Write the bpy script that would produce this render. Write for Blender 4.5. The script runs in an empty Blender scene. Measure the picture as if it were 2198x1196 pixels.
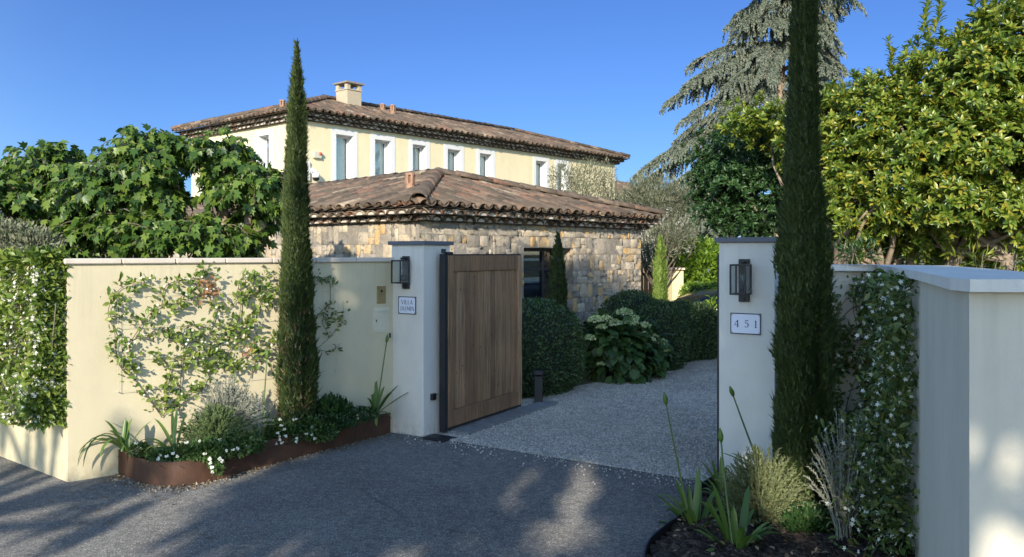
import bpy, math, random
import numpy as np
from mathutils import Vector, Matrix

# ------------------------------------------------------------------ camera, sky, sun
SC = bpy.context.scene
COL = SC.collection
EYE, FPX, HOR, CX = 1.65, 1800.0, 545.0, 1099.0          # eye height, focal length and horizon of the photograph
cam_d = bpy.data.cameras.new('camera'); cam = bpy.data.objects.new('camera', cam_d); COL.objects.link(cam)
cam_d.sensor_width = 36.0; cam_d.lens = 36.0 * FPX / 2198.0; cam_d.shift_y = -(598.0 - HOR) / 2198.0
cam_d.clip_start = 0.05; cam_d.clip_end = 3000
cam.location = (0, 0, EYE); cam.rotation_euler = (math.radians(90), 0, 0)
SC.camera = cam
SUN_EL, SUN_AZ = math.radians(21.5), math.radians(191.0)  # the sun stands low behind the viewer
w = bpy.data.worlds.new('World'); SC.world = w; w.use_nodes = True
nt = w.node_tree; bg = nt.nodes['Background']
sky = nt.nodes.new('ShaderNodeTexSky'); sky.sky_type = 'NISHITA'; sky.sun_disc = False
sky.sun_elevation = SUN_EL; sky.sun_rotation = SUN_AZ; sky.altitude = 100
sky.air_density = 1.0; sky.dust_density = 0.2; sky.ozone_density = 3.0
# away from the low sun the clear sky deepens to blue, towards it stays pale and bright
tcw = nt.nodes.new('ShaderNodeTexCoord'); dp = nt.nodes.new('ShaderNodeVectorMath'); dp.operation = 'DOT_PRODUCT'
dp.inputs[1].default_value = (-math.sin(SUN_AZ), -math.cos(SUN_AZ), 0.10)
mr = nt.nodes.new('ShaderNodeMapRange'); mr.interpolation_type = 'SMOOTHSTEP'; mr.inputs[1].default_value = 0.15; mr.inputs[2].default_value = 0.85
mw = nt.nodes.new('ShaderNodeMix'); mw.data_type = 'RGBA'; mw.blend_type = 'MULTIPLY'; mw.inputs[7].default_value = (0.168, 0.250, 0.42, 1)
nt.links.new(tcw.outputs['Generated'], dp.inputs[0]); nt.links.new(dp.outputs['Value'], mr.inputs[0]); nt.links.new(mr.outputs[0], mw.inputs[0])
nt.links.new(sky.outputs[0], mw.inputs[6]); nt.links.new(mw.outputs[2], bg.inputs[0]); bg.inputs[1].default_value = 0.15
sl = bpy.data.lights.new('sun', 'SUN'); sl.energy = 3.1; sl.angle = math.radians(0.55); sl.color = (1.0, 0.91, 0.76)
so = bpy.data.objects.new('sun', sl); COL.objects.link(so); so.location = (0, -10, 30)
sdir = Vector((math.sin(SUN_AZ) * math.cos(SUN_EL), math.cos(SUN_AZ) * math.cos(SUN_EL), math.sin(SUN_EL)))
so.rotation_euler = sdir.to_track_quat('Z', 'Y').to_euler()
SC.view_settings.view_transform = 'Standard'; SC.view_settings.look = 'None'
SC.view_settings.exposure = 1.1; SC.view_settings.gamma = 1.0
SC.cycles.max_bounces = 6; SC.cycles.transparent_max_bounces = 12

# ------------------------------------------------------------------ helpers
rng = np.random.default_rng(7)
random.seed(7)
def V(*a): return np.array(a, float)
def unit(a): a = np.asarray(a, float); return a / np.maximum(np.linalg.norm(a, axis=-1, keepdims=True), 1e-9)
def G(px, py, z=0.0):
    Y = (EYE - z) * FPX / (py - HOR); return V((px - CX) / FPX * Y, Y, z)
def tag(o, label=None, cat=None, group=None, kind=None):
    if label: o['label'] = label
    if cat: o['category'] = cat
    if group: o['group'] = group
    if kind: o['kind'] = kind
    return o
def empty(name, loc, label=None, cat=None, group=None):
    o = bpy.data.objects.new(name, None); COL.objects.link(o); o.location = tuple(loc); o.empty_display_size = .2
    bpy.context.view_layer.update()
    return tag(o, label, cat, group)
def link(name, me, mat, parent=None, smooth=False):
    for m in (mat if isinstance(mat, (list, tuple)) else [mat]):
        me.materials.append(m)
    if smooth: me.polygons.foreach_set('use_smooth', np.ones(len(me.polygons), bool))
    o = bpy.data.objects.new(name, me); COL.objects.link(o)
    if parent is not None:
        o.parent = parent; o.matrix_parent_inverse = parent_matrix(parent).inverted()
    return o
def parent_matrix(p):
    m = p.matrix_basis.copy()
    if p.parent is not None: m = parent_matrix(p.parent) @ p.matrix_parent_inverse @ m
    return m
class MB:
    def __init__(s): s.v = []; s.f = []; s.mi = []
    def add(s, vs, fs, mi=0):
        n = len(s.v); s.v.extend([tuple(map(float, x)) for x in vs]); s.f.extend([tuple(i + n for i in f) for f in fs]); s.mi.extend([mi] * len(fs))
    def box(s, o, ax, ay, az, mi=0):
        """box from corner o with edge vectors"""
        o, ax, ay, az = map(np.asarray, (o, ax, ay, az))
        p = [o, o + ax, o + ax + ay, o + ay]; p += [q + az for q in p]
        s.add(p, [(0, 3, 2, 1), (4, 5, 6, 7), (0, 1, 5, 4), (1, 2, 6, 5), (2, 3, 7, 6), (3, 0, 4, 7)], mi)
    def cbox(s, c, sx, sy, sz, X=(1, 0, 0), Y=(0, 1, 0), Z=(0, 0, 1), bev=0.0, mi=0):
        """centred box, edges chamfered by bev"""
        X, Y, Z = map(lambda a: np.asarray(a, float), (X, Y, Z)); c = np.asarray(c, float)
        hx, hy, hz = sx / 2, sy / 2, sz / 2
        if bev <= 0:
            s.box(c - X * hx - Y * hy - Z * hz, X * sx, Y * sy, Z * sz, mi); return
        b = min(bev, hx * .9, hy * .9, hz * .9); vs = []; idx = {}
        for a in (-1, 1):
            for d in (-1, 1):
                for e in (-1, 1):
                    for k, (ox, oy, oz) in enumerate(((0, b, b), (b, 0, b), (b, b, 0))):
                        idx[(a, d, e, k)] = len(vs)
                        vs.append(c + X * a * (hx - ox) + Y * d * (hy - oy) + Z * e * (hz - oz))
        fs = []
        for k, (p, q) in enumerate((((1), (2)), ((0), (2)), ((0), (1)))):
            for sg in (-1, 1):
                r = []
                for (m, n) in ((-1, -1), (1, -1), (1, 1), (-1, 1)):
                    t = [0, 0, 0]; t[k] = sg; t[p] = m; t[q] = n; r.append(idx[(t[0], t[1], t[2], k)])
                flip = (sg > 0) ^ (k == 1)
                fs.append(tuple(r if flip else r[::-1]))
        for k in range(3):
            p, q = [i for i in range(3) if i != k]
            for m in (-1, 1):
                for n in (-1, 1):
                    t1 = [0, 0, 0]; t1[k] = -1; t1[p] = m; t1[q] = n; t2 = list(t1); t2[k] = 1
                    fs.append((idx[(*t1, p)], idx[(*t2, p)], idx[(*t2, q)], idx[(*t1, q)]))
        for a in (-1, 1):
            for d in (-1, 1):
                for e in (-1, 1):
                    fs.append((idx[(a, d, e, 0)], idx[(a, d, e, 1)], idx[(a, d, e, 2)]))
        s.add(vs, fs, mi)
    def tube(s, pts, rad, n=8, cap=True, mi=0):
        pts = [np.asarray(p, float) for p in pts]
        if np.isscalar(rad): rad = [rad] * len(pts)
        rings = []; ref = V(0.31, 0.17, 0.93)
        for i, p in enumerate(pts):
            d = unit(pts[min(i + 1, len(pts) - 1)] - pts[max(i - 1, 0)])
            a = unit(np.cross(d, ref if abs(d @ unit(ref)) < .95 else V(1, 0, 0))); b = np.cross(d, a)
            rings.append([p + rad[i] * (math.cos(t) * a + math.sin(t) * b) for t in np.linspace(0, 2 * math.pi, n, endpoint=False)])
        vs = [q for r in rings for q in r]; fs = []
        for i in range(len(pts) - 1):
            for k in range(n):
                fs.append((i * n + k, i * n + (k + 1) % n, (i + 1) * n + (k + 1) % n, (i + 1) * n + k))
        if cap: fs.append(tuple(range(n))[::-1]); fs.append(tuple((len(pts) - 1) * n + k for k in range(n)))
        s.add(vs, fs, mi)
    def prism(s, poly, z0, z1, mi=0):
        n = len(poly); vs = [(p[0], p[1], z0) for p in poly] + [(p[0], p[1], z1) for p in poly]
        s.add(vs, [tuple(range(n))[::-1], tuple(range(n, 2 * n))] + [(i, (i + 1) % n, n + (i + 1) % n, n + i) for i in range(n)], mi)
    def build(s, name, mat, parent=None, smooth=False, fix=True):
        me = bpy.data.meshes.new(name); me.from_pydata(s.v, [], s.f)
        if any(s.mi): me.polygons.foreach_set('material_index', s.mi)
        me.update()
        if fix:
            import bmesh
            bm = bmesh.new(); bm.from_mesh(me); bmesh.ops.recalc_face_normals(bm, faces=bm.faces); bm.to_mesh(me); bm.free()
        return link(name, me, mat, parent, smooth)
def np_mesh(name, verts, faces, mat, parent=None, smooth=False):
    """big mesh from arrays; faces is (n,k)"""
    me = bpy.data.meshes.new(name); verts = np.ascontiguousarray(verts, np.float32); faces = np.ascontiguousarray(faces, np.int32)
    nf, k = faces.shape
    me.vertices.add(len(verts)); me.vertices.foreach_set('co', verts.ravel())
    me.loops.add(nf * k); me.loops.foreach_set('vertex_index', faces.ravel())
    me.polygons.add(nf); me.polygons.foreach_set('loop_start', np.arange(0, nf * k, k, dtype=np.int32))
    me.update(calc_edges=True)
    return link(name, me, mat, parent, smooth)

# ------------------------------------------------------------------ leaves
def T(v, f): return np.array(v, float), np.array(f, int)
LEAF = T([(0, 0, 0), (-.5, .45, .10), (0, 1, -.10), (.5, .45, .10), (0, .5, 0)], [(0, 4, 1), (1, 4, 2), (0, 3, 4), (4, 3, 2)])
LEAF8 = T([(0, 0, 0), (-.38, .28, .08), (-.5, .55, .07), (-.25, .85, 0), (0, 1, -.14), (.25, .85, 0), (.5, .55, .07), (.38, .28, .08), (0, .3, 0), (0, .6, 0.01)],
          [(0, 8, 1), (1, 8, 2), (2, 8, 9), (2, 9, 3), (3, 9, 4), (0, 7, 8), (7, 6, 8), (6, 9, 8), (6, 5, 9), (5, 4, 9)])
PALM = T([(0, 0, 0), (-.30, .02, -.02), (-.55, .20, .06), (-.34, .36, .05), (-.44, .68, 0.0), (-.17, .64, .05), (0, 1.05, -.16), (.17, .64, .05), (.44, .68, 0.0), (.34, .36, .05), (.55, .20, .06), (.30, .02, -.02), (0, .4, -.02)],
         [(12, 0, 11), (12, 11, 10), (12, 10, 9), (12, 9, 8), (12, 8, 7), (12, 7, 6), (12, 6, 5), (12, 5, 4), (12, 4, 3), (12, 3, 2), (12, 2, 1), (12, 1, 0)])
SPIKE = T([(-.5, 0, 0), (.5, 0, 0), (0, 1, 0), (0, 0, .5), (0, 0, -.5)], [(0, 1, 2), (3, 4, 2)])
STAR = T([(0, 0, .05)] + [(math.cos(a) * r, math.sin(a) * r, z) for i in range(5) for a, r, z in ((i * 1.2566, .52, .06), (i * 1.2566 + .62, .24, .02))],
         [(0, 1, 2), (0, 10, 1), (0, 3, 4), (0, 2, 3), (0, 5, 6), (0, 4, 5), (0, 7, 8), (0, 6, 7), (0, 9, 10), (0, 8, 9)])
def scatter(tmpl, P, A, N, S, W=None):
    """instances of a template: P positions, A axes, N normals, S length, W width (absolute)"""
    tv, tf = tmpl; P = np.asarray(P, float); n = len(P)
    A = unit(A); X = unit(np.cross(A, N)); Z = np.cross(X, A)
    S = np.broadcast_to(np.asarray(S, float), (n,)); W = S * .5 if W is None else np.broadcast_to(np.asarray(W, float), (n,))
    zs = W if tmpl is SPIKE else S
    co = P[:, None, :] + W[:, None, None] * tv[None, :, 0:1] * X[:, None, :] + S[:, None, None] * tv[None, :, 1:2] * A[:, None, :] + zs[:, None, None] * tv[None, :, 2:3] * Z[:, None, :]
    f = tf[None] + (np.arange(n) * len(tv))[:, None, None]
    return co.reshape(-1, 3), f.reshape(-1, tf.shape[1])
def join(parts):
    vs = []; fs = []; o = 0
    for v, f in parts: vs.append(v); fs.append(f + o); o += len(v)
    return np.concatenate(vs), np.concatenate(fs)
def rdir(n, r=rng): return unit(r.normal(size=(n, 3)))

# ------------------------------------------------------------------ materials
def nodes(name):
    m = bpy.data.materials.new(name); m.use_nodes = True; t = m.node_tree
    return m, t, t.nodes['Principled BSDF'], t.nodes['Material Output']
def c4(c): return (c[0], c[1], c[2], 1)
def ramp(t, fac, stops, interp='LINEAR'):
    r = t.nodes.new('ShaderNodeValToRGB'); r.color_ramp.interpolation = interp; e = r.color_ramp.elements
    while len(e) < len(stops): e.new(.5)
    for el, (p, c) in zip(e, stops): el.position = p; el.color = c4(c) if not np.isscalar(c) else (c, c, c, 1)
    t.links.new(fac, r.inputs[0]); return r.outputs[0]
def coords(t, scale=(1, 1, 1)):
    tc = t.nodes.new('ShaderNodeTexCoord'); mp = t.nodes.new('ShaderNodeMapping'); mp.inputs['Scale'].default_value = scale
    t.links.new(tc.outputs['Object'], mp.inputs[0]); return mp.outputs[0]
def noise(t, vec, scale, detail=4, rough=.55):
    n = t.nodes.new('ShaderNodeTexNoise'); n.inputs['Scale'].default_value = scale; n.inputs['Detail'].default_value = detail; n.inputs['Roughness'].default_value = rough
    t.links.new(vec, n.inputs['Vector']); return n.outputs['Fac']
def vor(t, vec, scale, feat='F1', out='Distance'):
    n = t.nodes.new('ShaderNodeTexVoronoi'); n.feature = feat; n.inputs['Scale'].default_value = scale; t.links.new(vec, n.inputs['Vector']); return n.outputs[out]
def mixc(t, fac, a, b, mode='MIX'):
    m = t.nodes.new('ShaderNodeMix'); m.data_type = 'RGBA'; m.blend_type = mode
    for k, x in ((6, a), (7, b)):
        if isinstance(x, (tuple, list)): m.inputs[k].default_value = c4(x)
        else: t.links.new(x, m.inputs[k])
    if np.isscalar(fac): m.inputs[0].default_value = fac
    else: t.links.new(fac, m.inputs[0])
    return m.outputs[2]
def bump(t, bsdf, h, strength, dist):
    b = t.nodes.new('ShaderNodeBump'); b.inputs['Strength'].default_value = strength; b.inputs['Distance'].default_value = dist
    t.links.new(h, b.inputs['Height']); t.links.new(b.outputs[0], bsdf.inputs['Normal'])
def island(t):
    g = t.nodes.new('ShaderNodeNewGeometry'); return g.outputs['Random Per Island']
def plain(name, col, rough=.6, metal=0.0, var=.12, sc=6.0, bs=.15, bd=.004, spec=.5):
    m, t, b, o = nodes(name); v = coords(t)
    n = noise(t, v, sc); f = noise(t, v, sc * 12)
    d = tuple(x * (1 - var) for x in col); l = tuple(min(1, x * (1 + var)) for x in col)
    t.links.new(ramp(t, n, [(.3, d), (.7, l)]), b.inputs['Base Color'])
    b.inputs['Roughness'].default_value = rough; b.inputs['Metallic'].default_value = metal; b.inputs['Specular IOR Level'].default_value = spec
    bump(t, b, f, bs, bd); return m
def leafmat(name, cols, rough=.45, trans=.25, spec=.4):
    m, t, b, o = nodes(name); n = len(cols)
    c = ramp(t, island(t), [(i / max(1, n - 1), x) for i, x in enumerate(cols)])
    t.links.new(c, b.inputs['Base Color']); b.inputs['Roughness'].default_value = rough; b.inputs['Specular IOR Level'].default_value = spec
    tr = t.nodes.new('ShaderNodeBsdfTranslucent'); mx = t.nodes.new('ShaderNodeMixShader'); mx.inputs[0].default_value = trans
    cc = mixc(t, 1.0, c, (1.0, 1.15, .45), 'MULTIPLY'); t.links.new(cc, tr.inputs[0])
    t.links.new(b.outputs[0], mx.inputs[1]); t.links.new(tr.outputs[0], mx.inputs[2]); t.links.new(mx.outputs[0], o.inputs[0])
    return m
M = {}
def plaster(name, col, stain=.10, wear=None):
    m, t, b, o = nodes(name); v = coords(t)
    big = noise(t, v, .9, 5, .6); fine = noise(t, v, 160, 3, .6); mid = noise(t, v, 22, 4, .6)
    c = ramp(t, big, [(.25, tuple(x * (1 - stain) for x in col)), (.6, col), (.9, tuple(min(1, x * 1.04) for x in col))])
    vs = coords(t, (1.6, 1.6, .35)); streak = ramp(t, noise(t, vs, 2.0, 5, .6), [(.30, .93), (.6, 1.0)])
    c = mixc(t, 1.0, c, streak, 'MULTIPLY')
    c = mixc(t, 1, c, ramp(t, noise(t, v, 5.5, 5, .7), [(.30, .955), (.55, 1.0), (.75, 1.025)]), 'MULTIPLY')
    if wear:     # rain marks below the coping and splashed dirt at the foot
        sx = t.nodes.new('ShaderNodeSeparateXYZ'); t.links.new(v, sx.inputs[0]); z = sx.outputs[2]
        def zr(a, b_):
            m_ = t.nodes.new('ShaderNodeMapRange'); m_.inputs[1].default_value = a; m_.inputs[2].default_value = b_; t.links.new(z, m_.inputs[0]); return m_.outputs[0]
        def mul(p, q):
            m_ = t.nodes.new('ShaderNodeMath'); m_.operation = 'MULTIPLY'; t.links.new(p, m_.inputs[0]); t.links.new(q, m_.inputs[1]); return m_.outputs[0]
        rn_ = ramp(t, noise(t, coords(t, (9, 9, .5)), 2.4, 4, .6), [(.50, 0), (.68, .26)]); c = mixc(t, mul(rn_, zr(wear - .75, wear)), c, tuple(x * .62 for x in col))
        sp = ramp(t, noise(t, coords(t, (1, 1, .6)), 16, 5, .7), [(.42, 0), (.62, .55)]); c = mixc(t, mul(sp, zr(.22, .0)), c, tuple(x * q for x, q in zip(col, (.62, .56, .50))))
    t.links.new(c, b.inputs['Base Color']); b.inputs['Roughness'].default_value = .85; b.inputs['Specular IOR Level'].default_value = .2
    ad = t.nodes.new('ShaderNodeMath'); ad.operation = 'MULTIPLY_ADD'; t.links.new(mid, ad.inputs[0]); ad.inputs[1].default_value = .6; t.links.new(fine, ad.inputs[2])
    bump(t, b, ad.outputs[0], .30, .005); return m
M['cream'] = plaster('cream_render', (.61, .54, .37), .07, 1.57)
M['white_render'] = plaster('white_render', (.72, .70, .64), .06, 1.73)
M['pale_cream'] = plaster('pale_cream_render', (.63, .59, .49), .07, 1.52)
M['villa'] = plaster('yellow_render', (.80, .70, .455), .05)
M['white_trim'] = plaster('white_trim_paint', (.74, .73, .72), .03)
M['far_white'] = plaster('far_white_render', (.78, .74, .64))
M['coping'] = plain('pale_stone_coping', (.58, .51, .43), .8, 0, .08, 9)
M['zinc'] = plain('grey_cap_stone', (.115, .125, .15), .6, 0, .10, 8)
M['black'] = plain('black_metal', (.012, .013, .016), .42, .0, .15, 9)
M['steel'] = plain('dark_steel', (.02, .022, .027), .5, .3, .2, 9)
M['chimcap'] = plain('chimney_cap_stone', (.24, .21, .18), .9, 0, .2, 10)
M['chim'] = plaster('chimney_render', (.50, .42, .30), .22)
M['mortar'] = plain('genoise_mortar', (.60, .54, .45), .9, 0, .22, 14, .4, .006)
M['deck'] = plain('roof_underlay', (.09, .07, .055), .9)
M['bark'] = plain('grey_bark', (.16, .125, .095), .9, 0, .35, 14, .8, .02)
M['palebark'] = plain('pale_bark', (.30, .23, .17), .85, 0, .35, 12, .7, .012)
M['stem'] = plain('green_stem', (.10, .15, .05), .6)
M['woodystem'] = plain('woody_stem', (.15, .12, .08), .8)
M['brass'] = plain('aged_brass', (.36, .26, .12), .42, .55, .25, 14)
M['ivory'] = plain('ivory_metal', (.60, .56, .43), .45)
M['signwhite'] = plain('sign_enamel', (.74, .78, .90), .25, 0, .02)
M['signink'] = plain('sign_ink', (.02, .035, .075), .35)
M['redplastic'] = plain('red_plastic', (.55, .09, .04), .35)
M['whiteplastic'] = plain('white_plastic', (.78, .77, .74), .4, 0, .03)
M['terracotta'] = plain('terracotta', (.33, .19, .12), .8, 0, .25, 18)
M['rubber'] = plain('tyre_rubber', (.015, .015, .016), .8)
M['carpaint'] = plain('car_paint', (.012, .013, .016), .18, .2, .05)
M['chrome'] = plain('bright_metal', (.6, .6, .62), .25, 1.0, .05)
M['lampglass'] = plain('headlamp_glass', (.45, .48, .5), .08)
M['slab'] = plain('concrete_slab', (.20, .20, .195), .85, 0, .2, 12, .3)
M['blind'] = plain('pale_blind', (.55, .66, .60), .8, 0, .05)
M['dark_room'] = plain('dark_interior', (.02, .022, .025), .9)
M['postwood'] = plain('post_wood', (.30, .19, .12), .8, 0, .25, 8)
M['orangewood'] = plain('orange_wood', (.48, .24, .09), .7, 0, .2, 6)
M['far_yellow'] = plaster('far_yellow_render', (.90, .78, .44))
def glass_mat():
    m, t, b, o = nodes('window_glass'); t.nodes.remove(b)
    tr = t.nodes.new('ShaderNodeBsdfTransparent'); tr.inputs[0].default_value = (.93, .95, .95, 1)
    gl = t.nodes.new('ShaderNodeBsdfGlossy'); gl.inputs['Roughness'].default_value = .02; gl.inputs[0].default_value = (.9, .95, 1, 1)
    lw_ = t.nodes.new('ShaderNodeLayerWeight'); lw_.inputs[0].default_value = .5
    pw = t.nodes.new('ShaderNodeMath'); pw.operation = 'POWER'; t.links.new(lw_.outputs['Facing'], pw.inputs[0]); pw.inputs[1].default_value = 3.0
    fr = t.nodes.new('ShaderNodeMath'); fr.operation = 'MULTIPLY_ADD'; t.links.new(pw.outputs[0], fr.inputs[0]); fr.inputs[1].default_value = .42; fr.inputs[2].default_value = .06
    mx = t.nodes.new('ShaderNodeMixShader'); t.links.new(fr.outputs[0], mx.inputs[0]); t.links.new(tr.outputs[0], mx.inputs[1]); t.links.new(gl.outputs[0], mx.inputs[2])
    t.links.new(mx.outputs[0], o.inputs[0]); return m
M['glass'] = glass_mat()
def tile_mat():
    m, t, b, o = nodes('old_canal_tiles'); v = coords(t)
    c = ramp(t, island(t), [(0, (.10,.072,.052)), (.18, (.16,.115,.08)), (.40, (.21,.145,.10)), (.58, (.155,.115,.085)), (.74, (.27,.185,.125)), (.88, (.32,.16,.10)), (.95, (.34,.25,.17)), (1, (.46, .36, .25))])
    ln = ramp(t, noise(t, v, 9, 6, .7), [(.35, 0), (.62, 1)]); c = mixc(t, ln, c, mixc(t, .6, c, (.09,.08,.064)))
    sp = ramp(t, noise(t, v, 34, 3, .6), [(.62, 0), (.72, 1)]); c = mixc(t, sp, c, (.27,.25,.195))
    dk = ramp(t, noise(t, v, 3.0, 4, .6), [(.3, .62), (.65, 1.05)]); c = mixc(t, 1, c, dk, 'MULTIPLY')
    t.links.new(c, b.inputs['Base Color']); b.inputs['Roughness'].default_value = .9; b.inputs['Specular IOR Level'].default_value = .2
    bump(t, b, noise(t, v, 60, 4, .6), .5, .008); return m
M['tile'] = tile_mat()
def stone_mat():
    m, t, b, o = nodes('rough_limestone_blocks'); v = coords(t)
    c = ramp(t, island(t), [(0, (0.255, 0.220, 0.177)), (.2, (0.383, 0.329, 0.256)), (.40, (0.510, 0.430, 0.320)), (.58, (0.561, 0.447, 0.309)), (.70, (0.459, 0.393, 0.309)), (.80, (0.638, 0.442, 0.224)), (.88, (0.689, 0.430, 0.171)), (.94, (0.586, 0.478, 0.331)), (1, (0.663, 0.561, 0.405))])
    n = noise(t, v, 11, 6, .7); c = mixc(t, ramp(t, n, [(.36, .75), (.5, .1), (.7, 0)]), c, (.30, .27, .235))
    w_ = ramp(t, noise(t, v, 28, 5, .7), [(.55, 0), (.72, .55)]); c = mixc(t, w_, c, (.66,.62,.54))
    t.links.new(c, b.inputs['Base Color']); b.inputs['Roughness'].default_value = .92; b.inputs['Specular IOR Level'].default_value = .15
    bump(t, b, noise(t, v, 24, 8, .68), .9, .03); return m
M['stone'] = stone_mat()
M['joint'] = plain('stone_joints', (.27, .245, .21), .95, 0, .25, 20, .6, .01)
def wood_mat(name='weathered_wood', k=1.0):
    m, t, b, o = nodes(name); v = coords(t, (16, 16, .7))
    g = noise(t, v, 3.0, 8, .68); isl = island(t)
    base = ramp(t, isl, [(0, (.27 * k, .155 * k, .082 * k)), (.5, (.37 * k, .222 * k, .12 * k)), (1, (.49 * k, .30 * k, .17 * k))])
    c = mixc(t, ramp(t, g, [(.32, .9), (.58, 0)]), base, (.11 * k, .07 * k, .045 * k))
    vv = coords(t, (5, 5, 2.3)); kn = ramp(t, vor(t, vv, 2.6), [(.045, 1), (.10, 0)]); c = mixc(t, kn, c, (.035, .024, .018))
    lg = ramp(t, noise(t, coords(t), 1.7, 3), [(.3, .8), (.7, 1.2)]); c = mixc(t, 1, c, lg, 'MULTIPLY')
    t.links.new(c, b.inputs['Base Color']); b.inputs['Roughness'].default_value = .7; b.inputs['Specular IOR Level'].default_value = .3
    bump(t, b, g, .35, .006); return m
M['wood'] = wood_mat()
def corten_mat():
    m, t, b, o = nodes('rusted_steel'); v = coords(t)
    c = ramp(t, noise(t, v, 4, 7, .7), [(.25, (.045, .022, .013)), (.5, (.085, .040, .023)), (.75, (.135, .066, .036))])
    c = mixc(t, ramp(t, noise(t, coords(t, (6, 6, 1)), 5, 4), [(.5, 0), (.7, .35)]), c, (.09, .06, .05))
    t.links.new(c, b.inputs['Base Color']); b.inputs['Roughness'].default_value = .75; b.inputs['Metallic'].default_value = .15
    bump(t, b, noise(t, v, 90, 4), .25, .003); return m
M['corten'] = corten_mat()
def ground_mat(name, stops, sc, fine, big, bs, bd, rough=.92, speck=None, cracks=False):
    m, t, b, o = nodes(name); v = coords(t)
    cell = vor(t, v, sc, 'F1', 'Color'); sep = t.nodes.new('ShaderNodeSeparateColor'); t.links.new(cell, sep.inputs[0])
    c = ramp(t, sep.outputs[0], stops)
    c = mixc(t, 1, c, ramp(t, noise(t, v, big, 5, .65), [(.3, .72), (.7, 1.18)]), 'MULTIPLY')
    c = mixc(t, 1, c, ramp(t, noise(t, v, fine, 3, .6), [(.3, .75), (.7, 1.2)]), 'MULTIPLY')
    if speck: c = mixc(t, ramp(t, sep.outputs[1], [(speck[0], 0), (speck[0] + .01, 1)], 'CONSTANT'), c, speck[1])
    if cracks:   # hairline cracks and old stains
        nz = t.nodes.new('ShaderNodeTexNoise'); nz.inputs['Scale'].default_value = 2.2; nz.inputs['Detail'].default_value = 5; t.links.new(v, nz.inputs['Vector'])
        wv = mixc(t, .35, v, nz.outputs['Color'], 'LINEAR_LIGHT'); ce = vor(t, wv, .62, 'DISTANCE_TO_EDGE')
        cm = ramp(t, ce, [(.003, 1), (.009, 0)]); gate_ = ramp(t, noise(t, v, .7, 3), [(.46, 0), (.58, .42)])
        mm = t.nodes.new('ShaderNodeMath'); mm.operation = 'MULTIPLY'; t.links.new(cm, mm.inputs[0]); t.links.new(gate_, mm.inputs[1]); c = mixc(t, mm.outputs[0], c, (.03, .03, .03))
        c = mixc(t, ramp(t, noise(t, v, 1.6, 6, .7), [(.56, 0), (.68, .35)]), c, (.045, .045, .046)); c = mixc(t, ramp(t, noise(t, v, 3.3, 6, .7), [(.58, 0), (.75, .4)]), c, (.21, .20, .175))
    t.links.new(c, b.inputs['Base Color']); b.inputs['Roughness'].default_value = rough; b.inputs['Specular IOR Level'].default_value = .25; b.inputs['Diffuse Roughness'].default_value = 1.0
    d = ramp(t, vor(t, v, sc), [(0, 1), (.7, 0)]); bump(t, b, d, bs, bd); return m
M['asphalt'] = ground_mat('worn_asphalt', [(0, (.075, .074, .073)), (.4, (.115, .112, .107)), (.8, (.155, .150, .140)), (1, (.24, .23, .21))], 150, 18, .55, .45, .006, speck=(.965, (.30, .29, .26)), cracks=True)
M['gravel'] = ground_mat('pale_gravel', [(0, (0.269, 0.246, 0.211)), (.3, (0.370, 0.337, 0.284)), (.65, (0.526, 0.482, 0.402)), (1, (0.627, 0.572, 0.480))], 78, 9, .9, .8, .012)
M['soil'] = ground_mat('dark_soil', [(0, (.022, .016, .012)), (.5, (.05, .036, .026)), (1, (.10, .075, .055))], 45, 20, 2.5, 1.0, .02)
M['garden'] = ground_mat('garden_ground', [(0, (.05, .06, .03)), (1, (.11, .12, .06))], 20, 10, .5, .5, .02)
# foliage
M['cyp'] = leafmat('cypress_scales', [(.024, .044, .016), (.045, .076, .022), (.072, .105, .028), (.11, .14, .034)], .6, .10)
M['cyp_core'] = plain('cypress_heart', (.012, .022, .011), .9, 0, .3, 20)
M['limecyp'] = leafmat('young_cypress_scales', [(.10, .17, .035), (.17, .26, .05), (.24, .32, .07)], .6, .2)
M['mulb'] = leafmat('mulberry_leaves', [(.030, .070, .014), (.055, .115, .02), (.09, .16, .027), (.13, .21, .034), (.19, .26, .045)], .40, .30, .45)
M['pitt'] = leafmat('glossy_yellow_green_leaves', [(.06, .115, .018), (.10, .165, .024), (.15, .225, .03), (.20, .27, .036), (.27, .31, .046), (.40, .34, .045)], .32, .28, .6)
M['darkleaf'] = leafmat('dark_evergreen_leaves', [(0.020, 0.051, 0.017), (0.034, 0.082, 0.024), (0.054, 0.111, 0.031)], .4, .12)
M['hedge'] = leafmat('clipped_hedge_leaves', [(.028, .058, .022), (.05, .095, .03), (.08, .14, .042)], .45, .12)
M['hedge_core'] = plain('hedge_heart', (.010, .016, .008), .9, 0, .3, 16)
M['lime'] = leafmat('bright_laurel_leaves', [(.10, .19, .02), (.17, .28, .03), (.25, .36, .045)], .35, .3)
M['cedar'] = leafmat('blue_cedar_needles', [(0.115, 0.149, 0.115), (0.169, 0.203, 0.155), (0.230, 0.257, 0.196), (0.297, 0.317, 0.243)], .7, .12, .2)
M['olive'] = leafmat('olive_leaves', [(.10, .115, .06), (.15, .165, .095), (.21, .22, .14), (.27, .275, .19)], .55, .15)
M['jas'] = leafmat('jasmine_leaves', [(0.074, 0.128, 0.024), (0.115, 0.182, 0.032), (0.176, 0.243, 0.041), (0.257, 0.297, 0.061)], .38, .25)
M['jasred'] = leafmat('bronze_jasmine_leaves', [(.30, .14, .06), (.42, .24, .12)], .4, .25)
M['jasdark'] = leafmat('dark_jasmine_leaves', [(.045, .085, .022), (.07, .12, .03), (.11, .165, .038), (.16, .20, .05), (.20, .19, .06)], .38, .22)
M['petal'] = leafmat('white_petals', [(.74, .72, .60), (.82, .81, .74)], .6, .25)
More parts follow.
